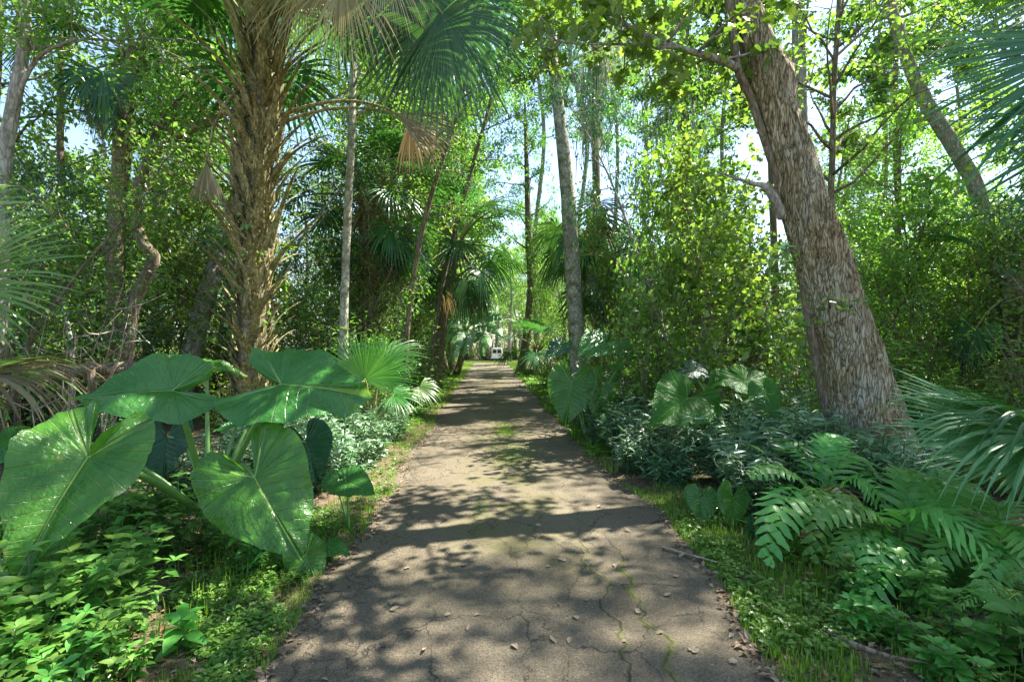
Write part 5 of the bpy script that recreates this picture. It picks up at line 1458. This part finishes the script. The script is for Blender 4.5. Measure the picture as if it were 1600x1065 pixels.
for k_, (x, y, q, sc_) in enumerate(((-4.1, 13.5, 0, 1.0), (-4.4, 15.5, 1, 1.1), (-4.2, 20, 3, 1.1), (-4.4, 25, 1, 1.1), (-4.6, 31, 0, 1.1), (-5, 40, 1, 1.2), (3.2, 15.5, 3, .85), (3.8, 14.2, 0, 1.0), (3.0, 19, 1, .9), (2.6, 24, 0, 1.0), (2.2, 29, 3, 1.0), (1.6, 37, 1, 1.1), (4.6, 12.6, 1, 1.05), (3.7, 11.0, 2, .95), (3.1, 10.0, 3, .7))):
    o_ = SAPS[q]((x, y, gz(y)), k_ * 1.7, sc_, 'leafy sapling leaning over the edge of the drive on the ' + ('left' if x < road_c(y) else 'right'), 'leafy saplings at the edge of the drive')
    if x > 0: o_.scale = (sc_ * .8, sc_ * .8, sc_ * 1.5)
# bright thickets beyond the leaning hardwood, and behind the left elephant ear
for k_, (px, d, q, sc_) in enumerate(((1390, 10.5, 1, .9), (1440, 11.5, 3, 1), (1490, 10.8, 1, .9), (1545, 11.5, 3, 1), (1590, 12.5, 1, 1.1), (1420, 13.5, 0, 1.1), (1520, 14, 1, 1.2), (1600, 9.6, 3, .8), (1460, 16, 1, 1.3), (1360, 12.5, 3, 1.1), (1570, 16, 3, 1.3))):
    g_ = G(px, d); SAPS[q]((g_.x, g_.y, g_.z), k_ * 2.1, sc_, 'bright leafy sapling in the thicket right of the leaning hardwood', 'bright saplings right of the leaning hardwood')
for k_, (px, d, q, sc_) in enumerate(((40, 11, 1, .9), (110, 11.5, 3, 1.0), (160, 13, 1, 1.1), (270, 12.5, 3, 1.1), (320, 12, 1, .95), (460, 12, 3, .9), (500, 13, 1, 1.0), (80, 14, 3, 1.2), (300, 15, 1, 1.3), (10, 9.5, 0, .9))):
    g_ = G(px, d); SAPS[q]((g_.x, g_.y, g_.z), k_ * 2.3, sc_, 'bright leafy sapling in the thicket behind the booted palm', 'bright saplings behind the booted palm')
# unseen tall trees added off the right edge so their crowns shade the pavement
for k_, (x, y, q, sc_) in enumerate(((12.2, 9.4, 2, 1.2), (11.4, 6.2, 2, 1.15), (13.5, 12.6, 0, 1.25), (9.6, 7.9, 2, .85))):
    TREES[q]((x, y, 0), k_ * 1.9 + 1, sc_, 'unseen tall tree added off the right edge to shade the drive', 'unseen shade trees added off the right edge')

# ------------------------------------------------------------------ grass, seedlings, litter (uncountable)
rng = np.random.default_rng(900)
mb = MB()
def blades(mb, x, y, h, lean=.5):
    K = len(x); z = np.array([gh(a, b) for a, b in zip(x, y)]) - .005
    az = rng.uniform(0, 2 * PI, K); ln = rng.uniform(.15, 1, K) * lean
    d = np.stack([np.cos(az) * ln, np.sin(az) * ln, np.ones(K)], 1)
    nm_ = np.stack([np.cos(az), np.sin(az), -ln], 1) + rng.normal(0, .2, (K, 3))
    scatter(mb, GRASSB, np.stack([x, y, z], 1), d, nm_, np.stack([h, h * 0 + rng.uniform(.006, .011, K) / .1, h], 1))
GRASSB = (np.array([(0, .05, 0), (0, -.05, 0), (.35, .045, .02), (.35, -.045, .02), (.7, .03, -.06), (.7, -.03, -.06), (.98, 0, -.22)]), [np.array([(0, 1, 3, 2), (2, 3, 5, 4)]), np.array([(4, 5, 6)])])
def strip(n_, y0, y1, side, a, b, hmin, hmax, ypow=1.6, clump=0.35):
    y = y0 + (y1 - y0) * rng.uniform(0, 1, n_) ** ypow
    e = np.array([road_l(v) if side < 0 else road_r(v) for v in y])
    off = a + (b - a) * rng.uniform(0, 1, n_) ** 1.2
    x = e + side * off
    keep_ = np.array([noise.noise(Vector((p * 2.2, q * 2.2, 7))) > -clump + .25 * rng.uniform() for p, q in zip(x, y)])
    x, y = x[keep_], y[keep_]
    h = rng.uniform(hmin, hmax, len(x))
    blades(mb, x, y, h)
strip(11000, 2.0, 6.5, 1, -.04, .9, .025, .085, 1.3)
strip(1500, 2.0, 6.0, 1, .3, 1.6, .05, .16, 1.3, .1)
strip(6000, 2.3, 7, -1, -.04, .55, .02, .08, 1.2, .2)
strip(1800, 2.0, 5, -1, .5, 2.2, .06, .2, 1.2, .1)
strip(6000, 8.5, 26, -1, -.02, 1.0, .05, .13, 1.0, .8)
strip(4500, 7, 26, 1, -.03, .6, .05, .2, 1.0, .6)
strip(3500, 26, 46, -1, 0, 1.2, .1, .2, 1.0, 1)
strip(3500, 26, 46, 1, 0, 1.0, .1, .2, 1.0, 1)
def patch(px, py, rx, ry, n_, hmin, hmax):
    c = GP(px, py); x = c.x + rng.normal(0, rx, n_); y = c.y + rng.normal(0, ry, n_)
    blades(mb, x, y, rng.uniform(hmin, hmax, n_), .9)
patch(790, 674, .13, .45, 1800, .03, .07); patch(800, 712, .2, .5, 3000, .02, .055); patch(752, 792, .05, .28, 900, .015, .045); patch(716, 884, .035, .05, 45, .01, .03); patch(612, 940, .03, .08, 30, .01, .03)
x = rng.uniform(-6, 1, 6000); y = rng.uniform(46, 82, 6000); blades(mb, x, y, rng.uniform(.1, .22, 6000))
tag(mb.build('grass', M['grass']), 'short yellow-green grass along the pavement edges and in its cracks', 'grass', kind='stuff')

mb = MB()
def seedlings(n_, y0, y1, side, a, b, size, lm_leaf=LEAF_A, ypow=1.4, thr=-.1):
    for _ in range(n_):
        y = y0 + (y1 - y0) * rng.uniform() ** ypow; x = (road_l(y) if side < 0 else road_r(y)) + side * (a + (b - a) * rng.uniform())
        if noise.noise(Vector((x * 1.7, y * 1.7, 2))) < thr: continue
        if abs(x) > y * 1.1 + .4: continue
        z = gh(x, y); K = rng.integers(5, 11); h = rng.uniform(.01, .09)
        az = rng.uniform(0, 6.28) + np.arange(K) * 2.4; el = rng.uniform(-.1, .6, K)
        p = np.stack([np.full(K, x), np.full(K, y), z + h * np.linspace(.2, 1, K)], 1) + rng.normal(0, .012, (K, 3))
        d = np.stack([np.cos(az) * np.cos(el), np.sin(az) * np.cos(el), np.sin(el)], 1)
        scatter(mb, lm_leaf, p, d, np.tile([0, 0, 1.0], (K, 1)) + rng.normal(0, .2, (K, 3)), size * rng.uniform(.6, 1.3, K))
seedlings(1500, 2.1, 5.5, -1, .0, .75, .032)
seedlings(1100, 4.0, 9, -1, .0, 1.1, .035, thr=-.15)
seedlings(900, 2.1, 6, 1, -.02, 1.4, .038, LEAF_ROUND)
seedlings(900, 2.1, 5, 1, .0, 1.2, .05, LEAF_OVATE)
seedlings(700, 2.1, 5, -1, .1, 1.0, .045, LEAF_OVATE)
seedlings(900, 2.1, 4.8, -1, .7, 3.2, .05)
seedlings(700, 2.1, 5.5, 1, .8, 3.2, .05)
seedlings(1600, 8, 30, 1, .0, 1.2, .11, LEAF_A, 1.0, -.3)
seedlings(1400, 10, 30, -1, .3, 1.6, .11, LEAF_A, 1.0, -.2)
tag(mb.build('low_weeds', M['weed'], smooth=False), 'mat of tiny-leaved weeds creeping over both verges', 'ground cover', kind='stuff')

mb = MB()
n_ = 16000
y = 1.8 + 16 * rng.uniform(0, 1, n_) ** 1.6
sd = np.where(rng.uniform(0, 1, n_) < .5, -1, 1)
e = np.array([road_l(a) if s < 0 else road_r(a) for a, s in zip(y, sd)])
x = e + sd * (rng.uniform(0, 1, n_) ** 1.5 * (1.2 + y * .7) - .12)
z = np.array([max(gh(a, b), 0.012 if road_l(b) < a < road_r(b) else -9) for a, b in zip(x, y)]) + rng.uniform(.002, .02, n_)
scatter(mb, LEAF_A, np.stack([x, y, z], 1), np.stack([rng.normal(0, 1, n_), rng.normal(0, 1, n_), rng.normal(0, .2, n_)], 1), rng.normal(0, .25, (n_, 3)) + np.array([0, 0, 1]), rng.uniform(.02, .07, n_))
n_ = 2400                                         # crumbs and twigs on the asphalt
y = 1.9 + 14 * rng.uniform(0, 1, n_) ** 1.7; x = np.array([road_l(a) + (road_r(a) - road_l(a)) * rng.uniform() for a in y])
z = np.array([gz(a) for a in y]) + .022
scatter(mb, LEAF_B, np.stack([x, y, z], 1), np.stack([rng.normal(0, 1, n_), rng.normal(0, 1, n_), rng.normal(0, .1, n_)], 1), rng.normal(0, .3, (n_, 3)) + np.array([0, 0, 1]), rng.uniform(.004, .022, n_))
tag(mb.build('leaf_litter', M['litter'], smooth=False), 'brown leaf litter strewn over both verges', 'litter', kind='stuff')

# single dry leaves on the asphalt
mbp = []
for k_, lf in enumerate((LEAF_LOBED, leafN(.55, 5, .35, .3, .4), leafN(.4, 5, .5, -.3, .4))):
    mb = MB(); scatter(mb, lf, [(0, 0, 0)], [(1, 0, .05)], [(0, 0, 1)], [1.0]); mbp.append(mb.mesh('fallen_leaf', M['litter'], smooth=False))
spots = [(884, 875), (870, 868), (860, 883), (915, 935), (903, 968), (890, 993), (998, 957), (960, 880), (916, 862), (1090, 1018), (1155, 1002), (1170, 1003), (1150, 1030), (610, 945), (607, 952), (703, 957), (750, 958), (730, 985), (1040, 930), (760, 778), (823, 770), (725, 880), (500, 1060), (1015, 865),
         (845, 820), (930, 840), (700, 900), (640, 885), (980, 1000), (870, 1005), (1035, 985), (800, 1005), (665, 1010), (1060, 900), (940, 790), (985, 830)]
for k_, (px, py) in enumerate(spots):
    o = bpy.data.objects.new('fallen_leaf', mbp[k_ % 3]); C.objects.link(o)
    g_ = GP(px, py, .022); o.location = g_; o.rotation_euler = (rng.normal(0, .15), rng.normal(0, .15), rng.uniform(0, 6.28)); o.scale = (rng.uniform(.045, .075),) * 3
    tag(o, 'single dry fallen leaf lying on the cracked asphalt', 'leaf', 'dry leaves lying on the asphalt')
